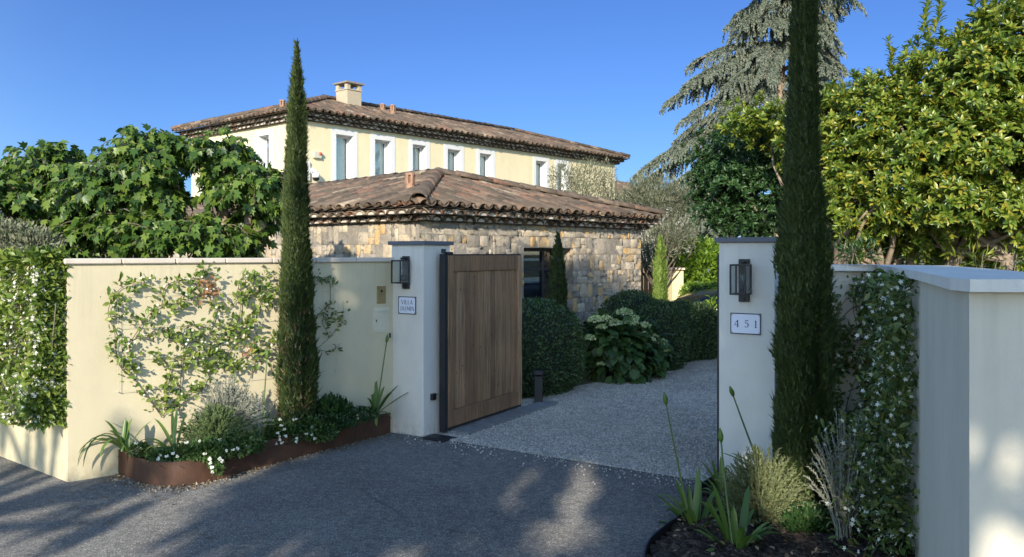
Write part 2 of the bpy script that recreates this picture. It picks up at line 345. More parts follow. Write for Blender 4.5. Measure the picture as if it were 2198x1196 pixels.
M['agap'] = leafmat('strap_leaves', [(0.065, 0.124, 0.026), (0.111, 0.195, 0.039), (0.169, 0.260, 0.052)], .35, .25)
M['silver'] = leafmat('silver_leaves', [(.20, .21, .17), (.30, .31, .25), (.40, .40, .33)], .8, .12, .2)
M['santo'] = leafmat('grey_green_needles', [(0.088, 0.138, 0.050), (0.138, 0.200, 0.075), (0.213, 0.275, 0.112)], .6, .2)
M['lav'] = leafmat('lavender_leaves', [(.13, .16, .07), (.20, .23, .10), (.29, .31, .16)], .6, .2)
M['bacopa'] = leafmat('small_bedding_leaves', [(.05, .10, .03), (.08, .15, .04), (.12, .20, .06)], .5, .25)
M['hydr'] = leafmat('hydrangea_leaves', [(.022, .055, .016), (.038, .082, .022), (.062, .12, .03)], .5, .18)
M['hydrfl'] = leafmat('hydrangea_florets', [(.30, .40, .17), (.42, .50, .26), (.55, .60, .38)], .6, .3)
M['litter'] = leafmat('dry_leaf_litter', [(.13, .075, .035), (.22, .13, .06), (.32, .22, .12), (.40, .32, .22)], .8, .1)
M['bark_chip'] = leafmat('small_chips', [(.10, .085, .065), (.19, .165, .13), (.30, .27, .22), (.40, .37, .32)], .9, 0)
# ------------------------------------------------------------------ ground, driveway
def sheet(name, poly, z, mat, kind='structure'):
    mb = MB(); mb.add([(p[0], p[1], z) for p in poly], [tuple(range(len(poly)))])
    return tag(mb.build(name, mat, fix=False), kind=kind)
sheet('ground', [(-1500, -1500), (1500, -1500), (1500, 1500), (-1500, 1500)], -.012, M['garden'])
GL0, GL1 = V(-.80, 7.56), V(1.48, 6.0)                       # gate line, pillar to pillar
gdir = unit(GL1 - GL0); gin = V(-gdir[1], gdir[0])           # along the gate, into the drive
WA, WB = V(-3.21, 6.06), V(-1.125, 7.75)                     # boundary wall by the planter
wdir = unit(WB - WA); wn = V(wdir[1], -wdir[0])              # wn faces the viewer
ret = unit(V(-.78, .63))
sheet('road', [(-40, -30), (40, -30), (40, 2.9), (3.0, 3.2), (2.2, 6.15), tuple(GL1), tuple(GL0), tuple(WB), tuple(WA), tuple(WA + ret * 30)], 0.0, M['asphalt'])
sheet('gravel_driveway', [tuple(GL0 - gdir * .5), tuple(GL1 + gdir * .5), (3.7, 10.0), (4.25, 12.4), (7.5, 13.4), (12, 18), (9, 22), (4.3, 17.5), (3.2, 14.2), (2.14, 11.9), (.93, 10.6), (.06, 9.45)], .004, M['gravel'])
# loose stones lying on the gravel and along the edge of the asphalt
BLOCK = T([(-.5, -.4, -.3), (.5, -.5, -.3), (.45, .5, -.3), (-.5, .45, -.3), (-.3, -.25, .4), (.3, -.3, .35), (.28, .3, .4), (-.3, .3, .3)],
          [(0, 3, 2, 1), (4, 5, 6, 7), (0, 1, 5, 4), (1, 2, 6, 5), (2, 3, 7, 6), (3, 0, 4, 7)])
def pebbles(name, P, smin, smax, mat):
    n = len(P); s = rng.uniform(smin, smax, n)
    A = rdir(n); A[:, 2] *= .3
    return tag(np_mesh(name, *scatter(BLOCK, P + [0, 0, .002], A, rdir(n) * .4 + [0, 0, 1], s, s * rng.uniform(.6, 1, n)), mat), kind='stuff')
n = 15000; a = rng.uniform(-.1, 1.1, n); d = rng.uniform(0, 1, n) ** 1.4 * 5.2
P = np.c_[GL0[0] + (GL1[0] - GL0[0]) * a + gin[0] * d + d * .10, GL0[1] + (GL1[1] - GL0[1]) * a + gin[1] * d, np.full(n, .006)]
M['pebble'] = leafmat('pebble_stone', [(.26,.25,.235), (.38,.365,.335), (.48,.46,.42), (.60,.57,.52)], .9, 0, .2)
pebbles('loose_gravel', P, .008, .019, M['pebble'])
n = 260; a = rng.uniform(-.05, 1.05, n); d = -np.abs(rng.normal(0, .16, n))
P = np.c_[GL0[0] + (GL1[0] - GL0[0]) * a + gin[0] * d, GL0[1] + (GL1[1] - GL0[1]) * a + gin[1] * d, np.full(n, .003)]
pebbles('stray_gravel', P, .006, .016, M['pebble'])
# planter outline (front edge on the ground)
PL = [V(*WA) + V(*wdir) * .34 + 0] + [G(x, y)[:2] for x, y in ((268, 1022), (300, 1036), (340, 1043), (385, 1044), (430, 1038), (480, 1026), (550, 1006), (620, 988), (690, 969), (765, 949))] + [V(-1.118, 7.715)]
def smooth_poly(p, n=6):
    p = [np.asarray(q, float) for q in p]; out = []
    for i in range(len(p) - 1):
        a, b, c, d = p[max(i - 1, 0)], p[i], p[i + 1], p[min(i + 2, len(p) - 1)]
        for t in np.linspace(0, 1, n, endpoint=False):
            out.append(.5 * ((2 * b) + (c - a) * t + (2 * a - 5 * b + 4 * c - d) * t * t + (3 * b - a - 3 * c + d) * t ** 3))
    return out + [p[-1]]
PLS = smooth_poly(PL)
n = 1100; k = rng.integers(0, len(PLS) - 1, n); q = np.array(PLS)[k] + (np.array(PLS)[k + 1] - np.array(PLS)[k]) * rng.uniform(0, 1, (n, 1))
q = q + np.c_[np.zeros(n), -np.abs(rng.normal(.0, .085, n)) - .008]
P = np.c_[q, np.full(n, .003)]
s = rng.uniform(.006, .02, n)
tag(np_mesh('small_chips', *scatter(BLOCK, P[:420], rdir(420), rdir(420) * .4 + [0, 0, 1], s[:420] * .8, s[:420] * .55), M['bark_chip']), kind='stuff')
tag(np_mesh('fallen_leaves', *scatter(LEAF, P[600:] + [0, 0, .006], rdir(n - 600) * [1, 1, .2], rdir(n - 600) * .4 + [0, 0, 1], s[600:] * 1.7, s[600:] * .9), M['litter']), kind='stuff')
tag(np_mesh('road_litter', *scatter(LEAF, np.c_[rng.uniform(-4.6, -2.2, 130), 0 * np.ones(130), np.full(130, .006)] + np.c_[np.zeros(130), np.zeros(130), np.zeros(130)] + np.array([[0, 1, 0]]) * np.abs(rng.normal(0, .22, 130))[:, None] * -1 + np.c_[np.zeros(130), 5.75 + .0 * np.ones(130), np.zeros(130)], rdir(130) * [1, 1, .2], rdir(130) * .4 + [0, 0, 1], rng.uniform(.012, .035, 130)), M['litter']), kind='stuff')

n = 150; P = np.c_[rng.uniform(-3.4, 2.2, n), rng.uniform(4.3, 8.2, n), np.full(n, .007)]; s = rng.uniform(.010, .028, n)
P = P[P[:, 1] < 6.2 + np.abs(P[:, 0]) * .3]; n = len(P); s = s[:n]
tag(np_mesh('scattered_leaves', *scatter(LEAF8, P + [0, 0, .004], rdir(n) * [1, 1, .2], rdir(n) * .4 + [0, 0, 1], s, s * .5), M['litter']), kind='stuff')
n = 110; a = rng.uniform(0, 1, n); d = rng.uniform(0, 1, n) * 4.2
P = np.c_[GL0[0] + (GL1[0] - GL0[0]) * a + gin[0] * d + d * .10, GL0[1] + (GL1[1] - GL0[1]) * a + gin[1] * d, np.full(n, .024)]; s = rng.uniform(.012, .03, n)
tag(np_mesh('leaves_on_gravel', *scatter(LEAF8, P, rdir(n) * [1, 1, .2], rdir(n) * .4 + [0, 0, 1], s, s * .5), M['litter']), kind='stuff')

# ------------------------------------------------------------------ boundary walls
def coping_run(mb, a, b, nrm, z, over, thick, depth, n, bev=.008):
    a = np.asarray(a, float); b = np.asarray(b, float); d = unit(b - a); L = np.linalg.norm(b - a) / n
    for i in range(n):
        c = a + d * (i + .5) * L - nrm * (depth / 2 - over)
        mb.cbox((c[0], c[1], z + thick / 2), L - .004, depth, thick, (d[0], d[1], 0), (-nrm[0], -nrm[1], 0), (0, 0, 1), bev)
WT = .22
lw = empty('boundary_wall', (*WA, 0), 'cream rendered boundary wall with pale coping behind the rusted planter', 'wall')
mb = MB(); rn = V(-.629, -.777)                               # outward normal of the street return
far = WA + ret * 9
mb.prism([WA, WB + wdir * .06, WB + wdir * .06 - wn * WT, WA - wn * WT + wdir * .0 + ret * .05, far + V(.629, .777) * .22, far], -.3, 1.572)
mb.build('rendered_wall', M['cream'], lw)
mb = MB(); coping_run(mb, WA - wdir * .03, WB + wdir * .03, wn, 1.574, .028, .042, WT + .056, 7); mb.build('coping', M['coping'], lw)
mb = MB(); rnn = unit(V(-ret[1], ret[0])); rnn = rnn if rnn @ V(0, -1) > 0 else -rnn
coping_run(mb, WA + ret * .06, far, rnn, 1.573, .028, .042, .28, 14); mb.build('coping', M['coping'], lw)
# training wires on eyelets
mb = MB()
for z in (.62, .86, 1.10, 1.34):
    a = WA + wdir * .33; b = WA + wdir * 2.12
    mb.tube([(a[0] + wn[0] * .03, a[1] + wn[1] * .03, z), (b[0] + wn[0] * .03, b[1] + wn[1] * .03, z)], .0016, 5)
    for t in (.33, .95, 1.55, 2.12):
        q = WA + wdir * t; mb.tube([(q[0] - wn[0] * .01, q[1] - wn[1] * .01, z), (q[0] + wn[0] * .035, q[1] + wn[1] * .035, z)], .004, 6)
for t in (.33, 2.12):
    q = WA + wdir * t + wn * .03; mb.tube([(q[0], q[1], .62), (q[0], q[1], 1.34)], .0016, 5)
mb.build('training_wire', M['ivory'], lw)
# right-hand wall: short recess, then a concave sweep forward to the street
def bez(p0, p1, p2, n):
    return [(1 - t) ** 2 * p0 + 2 * t * (1 - t) * p1 + t * t * p2 for t in np.linspace(0, 1, n)]
sweep = bez(V(2.66, 6.02), V(2.42, 5.15), V(1.50, 2.75), 44)
front = [V(1.98, 6.09), V(2.35, 6.06)] + sweep
rw = empty('curved_wall', (1.5, 2.75, 0), 'white rendered wall sweeping forward beside the tall dark cypress to a lit street face', 'wall')
def offs(pts, d):
    pts = [np.asarray(p, float) for p in pts]; out = []
    for i, p in enumerate(pts):
        t = unit(pts[min(i + 1, len(pts) - 1)] - pts[max(i - 1, 0)]); out.append(p + d * V(-t[1], t[0]))
    return out
back = offs(front, .36)
def strip(mb, fr, bk, z0, z1):
    for i in range(len(fr) - 1):
        mb.prism([fr[i], fr[i + 1], bk[i + 1], bk[i]], z0, z1)
def ribbon(name, fr, bk, z0, z1, mat, parent):
    n = len(fr); mb = MB()
    poly = [tuple(p) for p in fr] + [tuple(p) for p in bk[::-1]]
    mb.prism(poly, z0, z1); return mb.build(name, mat, parent)
poly_f = front + [V(4.2, 2.67)]
poly_b = [p for p in back if p[1] > 3.35] + [V(1.99, 3.06), V(4.2, 3.03)]
ribbon('rendered_wall', poly_f, poly_b, -.3, 1.525, M['pale_cream'], rw)
cf = offs(front, -.045)[:-1] + [V(1.475, 2.70), V(4.2, 2.62)]
cf[0] = V(1.98, 6.045)
cb = [p for p in offs(front, .40) if p[1] > 3.40] + [V(2.02, 3.10), V(4.2, 3.07)]
cb[0] = V(1.98, 6.49)
cop = MB(); cop.prism([tuple(p) for p in cf] + [tuple(p) for p in cb[::-1]], 1.527, 1.568)
cop.build('coping', M['white_render'], rw)

# ------------------------------------------------------------------ gate pillars
def pillar(corner, dx, dy, w_, label):
    """corner = front corner; dx along the gate, dy into the drive"""
    root = empty('gate_pillar', (*(corner + dx * w_ / 2 + dy * w_ / 2), 0), label, 'gate pillar')
    mb = MB(); c = corner + dx * w_ / 2 + dy * w_ / 2
    mb.cbox((*c, .715), w_, w_, 2.03, (*dx, 0), (*dy, 0), (0, 0, 1), .004); mb.build('shaft', M['white_render'], root)
    mb = MB(); mb.cbox((*c, 1.7485), w_ + .05, w_ + .05, .036, (*dx, 0), (*dy, 0), (0, 0, 1), .003); mb.build('cap', M['zinc'], root)
    return root
PW = .385
pillar(GL0, -gdir, gin, PW, 'white gate pillar bearing the VILLA JASMIN plaque, grey cap on top')
pillar(GL1, gdir, gin, .40, 'white gate pillar bearing the 451 plaque, beside the tall cypress')
def lantern(base, X, N, label, tilt=0):
    """base = centre of back plate on the wall, X right along the wall, N outward"""
    r = empty('wall_lantern', base, label, 'wall lantern', 'lanterns on the gate pillars')
    b = np.asarray(base, float); X = V(*X, 0); N = V(*N, 0); Z = V(0, 0, 1); C = lambda x, n, z: b + X * x + N * n + Z * z
    mb = MB(); mb.cbox(C(0, .014, 0), .075, .026, .30, X, N, Z, .003); mb.build('back_plate', M['black'], r)
    mb = MB(); t = .011; wx, dn, hh = .115, .115, .20; z0 = .008
    for sx in (-1, 1):
        for dnp in (.032, .032 + dn):
            mb.cbox(C(sx * (wx / 2 - t / 2), dnp, z0), t, t, hh, X, N, Z, .001)
    for zz in (z0 - hh / 2, z0 + hh / 2):
        for dnp in (.032, .032 + dn): mb.cbox(C(0, dnp, zz), wx, t, t, X, N, Z, .001)
        for sx in (-1, 1): mb.cbox(C(sx * (wx / 2 - t / 2), .032 + dn / 2, zz), t, dn, t, X, N, Z, .001)
    mb.cbox(C(0, .032 + dn / 2, z0 + hh / 2 + .003), wx - .004, dn - .004, .008, X, N, Z)
    mb.cbox(C(0, .055, z0 + hh / 2 + .022), .03, .05, .012, X, N, Z, .002); mb.tube([C(0, .075, z0 + hh / 2 + .03), C(0, .075, z0 + hh / 2)], .006, 8)
    mb.build('cage', M['black'], r)
    mb = MB()
    for sx in (-1, 1): mb.cbox(C(sx * (wx / 2 - t / 2), .032 + dn / 2, z0), .002, dn - t, hh - t, X, N, Z)
    mb.cbox(C(0, .032 + dn, z0), wx - t, .002, hh - t, X, N, Z); mb.build('glass_pane', M['glass'], r)
    mb = MB(); mb.tube([C(0, .06, z0 - .085), C(0, .06, z0 - .03)], [.016, .014], 10); mb.build('lamp_holder', M['black'], r, True)
    mb = MB(); mb.tube([C(0, .06, z0 - .03), C(0, .06, z0 - .005), C(0, .06, z0 + .03), C(0, .06, z0 + .05)], [.010, .019, .019, .006], 10); mb.build('bulb', M['glass'], r, True)
    mb = MB(); mb.tube([C(0, .026, -.128), C(0, .036, -.128)], .012, 10); mb.build('motion_sensor', M['steel'], r)
    return r
gout = -gin
def onL(px, py):                                             # point on the front face of a pillar from where it is seen
    o = GL0; k = (px - CX) / FPX; t = (k * o[1] - o[0]) / (gdir[0] - k * gdir[1]); p = o + gdir * t
    return V(p[0], p[1], EYE + (HOR - py) * p[1] / FPX)
LP = onL(873.5, 585); lantern(tuple(LP), gdir, gout, 'black caged wall lantern above the VILLA JASMIN plaque')
RP = onL(1599, 602); lantern(tuple(RP), gdir, gout, 'black caged wall lantern above the 451 plaque')
# ---- plaques with lettering
GLY = {  # strokes on a 1 x 1.5 cell: (x0,y0,x1,y1,width)
 'V': (1.05, [(0, 1.5, .5, 0, .20), (.5, 0, 1.0, 1.5, .06)]), 'I': (.25, [(.12, 0, .12, 1.5, .20)]),
 'L': (.75, [(.12, 0, .12, 1.5, .20), (.12, .03, .75, .03, .06)]), 'A': (1.05, [(0, 0, .5, 1.5, .06), (.5, 1.5, 1.0, 0, .20), (.2, .42, .8, .42, .05)]),
 'J': (.55, [(.42, 1.5, .42, .25, .20), (.42, .27, .30, .04, .12), (.30, .04, .06, .05, .06)]),
 'S': (.75, [(.68, 1.30, .42, 1.47, .06), (.42, 1.47, .14, 1.25, .12), (.14, 1.25, .2, .93, .18), (.2, .93, .58, .6, .20), (.58, .6, .64, .25, .18), (.64, .25, .36, .03, .12), (.36, .03, .06, .2, .06)]),
 'M': (1.25, [(.08, 0, .08, 1.5, .06), (.08, 1.5, .62, .3, .20), (.62, .3, 1.14, 1.5, .06), (1.14, 1.5, 1.14, 0, .20)]),
 'N': (1.0, [(.08, 0, .08, 1.5, .06), (.08, 1.5, .92, 0, .20), (.92, 0, .92, 1.5, .06)]),
 '4': (1.0, [(.72, 0, .72, 1.5, .20), (.72, 1.5, .02, .48, .06), (.02, .45, 1.0, .45, .07), (.5, .03, .95, .03, .06)]),
 '5': (.9, [(.22, 1.44, .82, 1.44, .13), (.22, 1.48, .17, .82, .06), (.17, .84, .5, .98, .06), (.5, .98, .78, .75, .13), (.78, .75, .8, .35, .21), (.8, .35, .55, .05, .13), (.55, .05, .25, .05, .07), (.25, .05, .1, .25, .13)]),
 '1': (.5, [(.3, 0, .3, 1.5, .20), (.3, 1.48, .06, 1.28, .07), (.08, .03, .54, .03, .06)])}
def write(mb, text, c, X, N, h, gap):
    """text centred on c"""
    Z = V(0, 0, 1); s = h / 1.5; tw = sum(GLY[ch][0] for ch in text) * s + gap * (len(text) - 1); x = -tw / 2
    for ch in text:
        wd, st = GLY[ch]
        for j, (x0, y0, x1, y1, w_) in enumerate(st):
            p = c + X * (x + x0 * s) + Z * (y0 * s - h / 2) + N * (.0004 * j); q = c + X * (x + x1 * s) + Z * (y1 * s - h / 2) + N * (.0004 * j)
            d = unit(q - p); sd = np.cross(d, N) * max(w_ * 1.12, .105) * s / 2
            mb.add([p + sd, p - sd, q - sd, q + sd], [(0, 1, 2, 3)])
        x += wd * s + gap
def plaque(c, w_, h_, lines, th, gap, label, lsp=1.45):
    r = empty('house_plaque', c, label, 'sign'); c = np.asarray(c, float); X = V(*gdir, 0); N = V(*gout, 0); Z = V(0, 0, 1)
    mb = MB(); mb.cbox(c + N * .005, w_, .008, h_, X, N, Z, .001); mb.build('plate', M['signwhite'], r)
    mb = MB(); b = .007
    for sx in (-1, 1): mb.cbox(c + X * sx * (w_ / 2 - b / 2) + N * .0065, b, .008, h_, X, N, Z)
    for sz in (-1, 1): mb.cbox(c + Z * sz * (h_ / 2 - b / 2) + N * .0065, w_ - 2 * b, .008, b, X, N, Z)
    for sx in (-1, 1):
        for sz in (-1, 1): mb.tube([c + X * sx * (w_ / 2 - b * 1.8) + Z * sz * (h_ / 2 - b * 1.8) + N * .008, c + X * sx * (w_ / 2 - b * 1.8) + Z * sz * (h_ / 2 - b * 1.8) + N * .0108], .0035, 8)
    mb.build('border', M['signink'], r)
    mb = MB()
    for i, ln in enumerate(lines):
        write(mb, ln, c + N * .0098 + Z * ((len(lines) - 1) / 2 - i) * th * lsp, X, N, th, gap)
    mb.build('lettering', M['signink'], r, fix=False)
plaque(onL(875, 655.5), .212, .160, ['VILLA', 'JASMIN'], .040, .0075, 'white enamel plaque reading VILLA JASMIN on the gate pillar')
plaque(onL(1601, 695), .217, .148, ['451'], .050, .040, 'white enamel plaque reading 451 on the gate pillar')
# ---- intercom, letterbox, small sensor
def onW(px, py):
    k = (px - CX) / FPX; t = (k * WA[1] - WA[0]) / (wdir[0] - k * wdir[1]); p = WA + wdir * t
    return V(p[0], p[1], EYE + (HOR - py) * p[1] / FPX)
X3, N3, Z3 = V(*wdir, 0), V(*wn, 0), V(0, 0, 1)
c = onW(818, 633); r = empty('door_intercom', c, 'aged brass intercom plate on the cream wall beside the gate pillar', 'intercom')
mb = MB(); mb.cbox(c + N3 * .004, .092, .010, .160, X3, N3, Z3, .002); mb.build('face_plate', M['brass'], r)
mb = MB(); mb.tube([c + Z3 * .036 + N3 * .008, c + Z3 * .036 + N3 * .013], .012, 12); mb.build('camera_eye', M['black'], r)
mb = MB(); [mb.tube([c + X3 * (i * .016) + Z3 * (-.02 - j * .016) + N3 * .008, c + X3 * (i * .016) + Z3 * (-.02 - j * .016) + N3 * .0115], .0052, 8) for i in (-1, 0, 1) for j in range(4)]; mb.build('button', M['brass'], r)
c = onW(818, 687); r = empty('letterbox', c, 'flush ivory letterbox set in the cream wall below the brass intercom', 'letterbox')
mb = MB(); mb.cbox(c + N3 * .003, .166, .010, .226, X3, N3, Z3, .002); mb.build('frame', M['ivory'], r)
mb = MB(); mb.cbox(c + N3 * .0085 - Z3 * .012, .146, .006, .170, X3, N3, Z3, .0015); mb.build('door', M['ivory'], r)
mb = MB(); mb.cbox(c + N3 * .010 + Z3 * .088, .146, .010, .024, X3, N3, Z3, .0015); mb.build('slot_flap', M['ivory'], r)
mb = MB(); mb.tube([c + N3 * .011 - X3 * .056 + Z3 * .0, c + N3 * .0145 - X3 * .056 + Z3 * .0], .0065, 10); mb.cbox(c + N3 * .013 - X3 * .054 - Z3 * .012, .004, .003, .018, unit(X3 + Z3 * .3), N3, unit(Z3 - X3 * .3)); mb.build('lock', M['steel'], r)
c = onW(836.5, 720); mb = MB(); mb.cbox(c + N3 * .006, .012, .014, .046, X3, N3, Z3, .002); mb.cbox(c + N3 * .014, .006, .006, .03, X3, N3, Z3, .001)
tag(mb.build('bell_push', M['steel']), 'narrow dark bell push on the cream wall beside the pillar base', 'bell push')
sp = GL0 + gin * .125; mb = MB(); SX, SN = V(*gin, 0), V(*gdir, 0); c = V(*sp, .345)
mb.cbox(c + SN * .014, .060, .028, .060, SX, SN, Z3, .004); mb.tube([c + SN * .028, c + SN * .034], .016, 12); mb.cbox(c + SN * .03 + Z3 * .022, .05, .012, .006, SX, SN, Z3)
tag(mb.build('gate_sensor', M['black']), 'small black photocell low on the inner side of the pillar', 'gate sensor')

# ------------------------------------------------------------------ gate leaves
def gate_leaf(hinge, dr, label, zb=.055, zt=1.635, wd=1.46, front=1):
    """hinge point, dr direction of the leaf; face normal toward the opening"""
    dr = unit(dr); nn = V(dr[1], -dr[0]) * front
    r = empty('gate_leaf', (*hinge, 0), label, 'gate', 'timber gate leaves'); D = V(*dr, 0); N = V(*nn, 0); Z = V(0, 0, 1); h = V(*hinge, 0)
    C = lambda x, n, z: h + D * x + N * n + Z * z
    mb = MB(); mb.cbox(C(.022, 0, (zb + zt) / 2 - .01), .052, .06, zt - zb + .05, D, N, Z, .003); mb.cbox(C(wd / 2, -.002, zb - .012), wd, .05, .024, D, N, Z, .002)
    mb.cbox(C(wd / 2, -.002, zt + .006), wd, .052, .012, D, N, Z, .002); mb.cbox(C(.10, 0, zt + .02), .10, .05, .025, D, N, Z, .004); mb.tube([C(.022, 0, zt + .02), C(.022, 0, zt + .06)], .022, 12)
    mb.build('steel_frame', M['steel'], r)
    sw, x0, x1 = .085, .05, wd
    mb = MB()
    mb.cbox(C(x0 + sw / 2, .004, (zb + zt) / 2), sw - .002, .058, zt - zb, D, N, Z, .003); mb.cbox(C(x1 - sw / 2, .004, (zb + zt) / 2), sw - .002, .058, zt - zb, D, N, Z, .003)
    mb.cbox(C((x0 + x1) / 2, .004, zt - .075), x1 - x0 - 2 * sw, .056, .150, D, N, Z, .003); mb.cbox(C((x0 + x1) / 2, .004, zb + .075), x1 - x0 - 2 * sw, .056, .150, D, N, Z, .003)
    mb.build('timber_frame', M['wood'], r)
    mb = MB(); nb = 11; L = (x1 - x0 - 2 * sw); ws = np.array([.8, 1.25, 1.15, 1.0, 1.1, 1.05, .9, 1.1, 1.0, .95, .9]); ws = ws / ws.sum() * L; x = x0 + sw
    for i in range(nb):
        mb.cbox(C(x + ws[i] / 2, -.004 + rng.uniform(-.0015, .0015), (zb + zt) / 2), ws[i] - .003, .034, zt - zb - .30, D, N, Z, .004); x += ws[i]
    mb.build('boards', M['wood'], r)
    return r
LD = V(.49, .872)
gate_leaf(GL0 + gdir * .085 + gin * .165, LD, 'weathered timber gate leaf standing open beside the VILLA JASMIN pillar')
gate_leaf(GL1 - gdir * .045 + gin * .165, unit(V(.6, .80)), 'dark edge of the open gate leaf beside the 451 pillar', front=-1)
mb = MB(); c = GL0 + gdir * .16 + gin * .02; mb.cbox((*c, .006), .26, .20, .016, (*gdir, 0), (*gin, 0), (0, 0, 1), .003); mb.cbox((*c, .015), .20, .14, .006, (*gdir, 0), (*gin, 0), (0, 0, 1), .002)
tag(mb.build('gate_motor_cover', M['steel']), 'flat dark steel cover plate in the ground at the gate hinge', 'cover plate')
mb = MB(); q = GL0 + gdir * .2 + gin * .2
for i in range(3):
    c = q + unit(LD) * (.35 + i * .62) + V(LD[1], -LD[0]) * .02; mb.cbox((*c, .012), .61, .20, .03, (*unit(LD), 0), (LD[1], -LD[0], 0), (0, 0, 1), .004)
tag(mb.build('stone_kerb', M['slab']), 'low grey concrete kerb under the open timber gate', 'kerb')
# ------------------------------------------------------------------ planters
pb = empty('corten_planter', (*PL[3], 0), 'long low rusted steel planter curving along the cream wall', 'planter')
def edging(path, z0, z1s, th, mat, name, parent):
    mb = MB(); n = len(path); o = offs(path, th); vs = []
    for i in range(n):
        for (p, z) in ((path[i], z0), (path[i], z1s[i]), (o[i], z1s[i]), (o[i], z0)): vs.append((p[0], p[1], z))
    fs = [(4 * i + k, 4 * i + (k + 1) % 4, 4 * i + 4 + (k + 1) % 4, 4 * i + 4 + k) for i in range(n - 1) for k in range(4)] + [(0, 1, 2, 3), tuple(4 * (n - 1) + k for k in range(4))]
    mb.add(vs, fs); return mb.build(name, mat, parent)
edging(PLS, -.02, [.185 - .012 * math.sin(i * .09) for i in range(len(PLS))], .010, M['corten'], 'steel_edge', pb)
def soil(name, outline, z, parent, amp=.02):
    pts = np.array(outline); lo, hi = pts.min(0) - .01, pts.max(0) + .01; s = .045
    def inside(q):
        c = False; j = len(pts) - 1
        for i in range(len(pts)):
            if ((pts[i][1] > q[1]) != (pts[j][1] > q[1])) and q[0] < (pts[j][0] - pts[i][0]) * (q[1] - pts[i][1]) / (pts[j][1] - pts[i][1]) + pts[i][0]: c = not c
            j = i
        return c
    nx, ny = int((hi[0] - lo[0]) / s) + 2, int((hi[1] - lo[1]) / s) + 2; idx = {}; mb = MB()
    for i in range(nx):
        for j in range(ny):
            idx[i, j] = len(mb.v); mb.v.append((lo[0] + i * s, lo[1] + j * s, z + rng.uniform(-amp, amp)))
    for i in range(nx - 1):
        for j in range(ny - 1):
            if inside((lo[0] + (i + .5) * s, lo[1] + (j + .5) * s)): mb.f.append((idx[i, j], idx[i + 1, j], idx[i + 1, j + 1], idx[i, j + 1])); mb.mi.append(0)
    o = mb.build(name, M['soil'], parent, True, False); return o
soil('soil', [p + V(0, .012) for p in PLS] + [WB - V(0, .02), WA + wdir * .36 - wn * .0], .135, pb)
PR = smooth_poly([V(1.47, 5.98), V(1.24, 5.62), V(1.06, 5.12), V(.90, 4.86), V(.74, 4.55), V(.66, 4.1), V(.72, 3.6), V(1.0, 3.1), V(1.48, 2.80)])
pr = empty('steel_edged_bed', (1.0, 4.6, 0), 'planting bed with thin dark steel edging in front of the curved wall', 'planter')
edging(PR[::-1], -.02, [.085] * len(PR), .008, M['steel'], 'steel_edge', pr)
soil('soil', [V(*p) + V(.012, 0) for p in PR] + [p for p in front[::-1]] + [V(1.9, 5.75)], .05, pr)
# ------------------------------------------------------------------ buildings: canal-tile roofs, genoise eaves, walls with openings
RD, LDR = V(.656, .754), V(-.754, .656)                      # the two directions both houses follow
PITCH = .223
def arc(n=6, rx=.098, rz=.07, th=.014, up=1):
    a = np.linspace(0, math.pi, n + 1); o = [(math.cos(t) * rx, up * math.sin(t) * rz) for t in a]; i = [(math.cos(t) * (rx - th), up * math.sin(t) * (rz - th)) for t in a]
    return o, i
ARC_U, ARC_D = arc(up=1), arc(up=-1)
ARC_G = arc(rx=.100, rz=.070, th=.019)
class Tiles:
    """collects curved tiles as arrays; each tile is an island of its own"""
    def __init__(s): s.V = []; s.F = []; s.n = 0
    def tile(s, p, U, W, N, L, prof, k0=1.0, k1=.86, closed=True):
        o, i = prof; m = len(o); vs = []
        for (w_, k) in ((0, k0), (L, k1)):
            for q in (o, i):
                for (x, z) in q: vs.append(p + U * x * k + W * w_ + N * z)
        f = []
        for a in range(m - 1):
            f.append((a, a + 1, 2 * m + a + 1, 2 * m + a)); f.append((m + a + 1, m + a, 3 * m + a, 3 * m + a + 1))
            f.append((a + 1, a, m + a, m + a + 1))
        f.append((0, 2 * m, 3 * m, m)); f.append((m - 1, 2 * m - 1, 4 * m - 1, 3 * m - 1))
        s.V.append(np.array(vs)); s.F.append(np.array(f) + s.n); s.n += len(vs)
    def build(s, name, parent, mat=None): return np_mesh(name, np.concatenate(s.V), np.concatenate(s.F), mat or M['tile'], parent)
def v3(p, z): return V(p[0], p[1], z)
def roof_face(tl, o, U, Nn, slope, L, vmax, k0, k1, z):
    """o eave corner (2D), U along the eave, Nn horizontal up-slope direction; hips start at both corners with plan ratio k0,k1 (u>=v*k0)"""
    cs = 1 / math.hypot(1, slope); Wv = v3(Nn * cs, slope * cs); Uv = v3(U, 0); N = unit(np.cross(Uv, Wv)); N = N if N[2] > 0 else -N
    ex = .335; ncol = int(round(L / PITCH)); p = L / ncol
    for i in range(ncol + 1):
        for kind in (0, 1):
            u = i * p + (p / 2 if kind == 0 else 0)
            if u > L - .02 or (kind == 1 and i == 0): continue
            lim = min(vmax, u / k0 if k0 > 0 else 9e9, (L - u) / k1 if k1 > 0 else 9e9) / cs
            nr = max(1, int(math.ceil((lim - .03) / ex)))
            for j in range(nr):
                ln = min(.40, lim - j * ex + .06) + rng.uniform(-.01, .01)
                if ln < .06: continue
                b = v3(o + U * (u + rng.uniform(-.008, .008)), z) + Wv * (j * ex - .02 + rng.uniform(-.018, .018)) + N * (rng.uniform(-.004, .006))
                yaw = rng.uniform(-.03, .03); Ut = unit(Uv + Wv * yaw); Wt = unit(Wv - Uv * yaw + N * .035)
                if kind == 0: tl.tile(b + N * .030, Ut, Wt, N, ln, ARC_U)
                else: tl.tile(b + N * .075, Ut, Wt, N, ln, ARC_D, .86, 1.0)
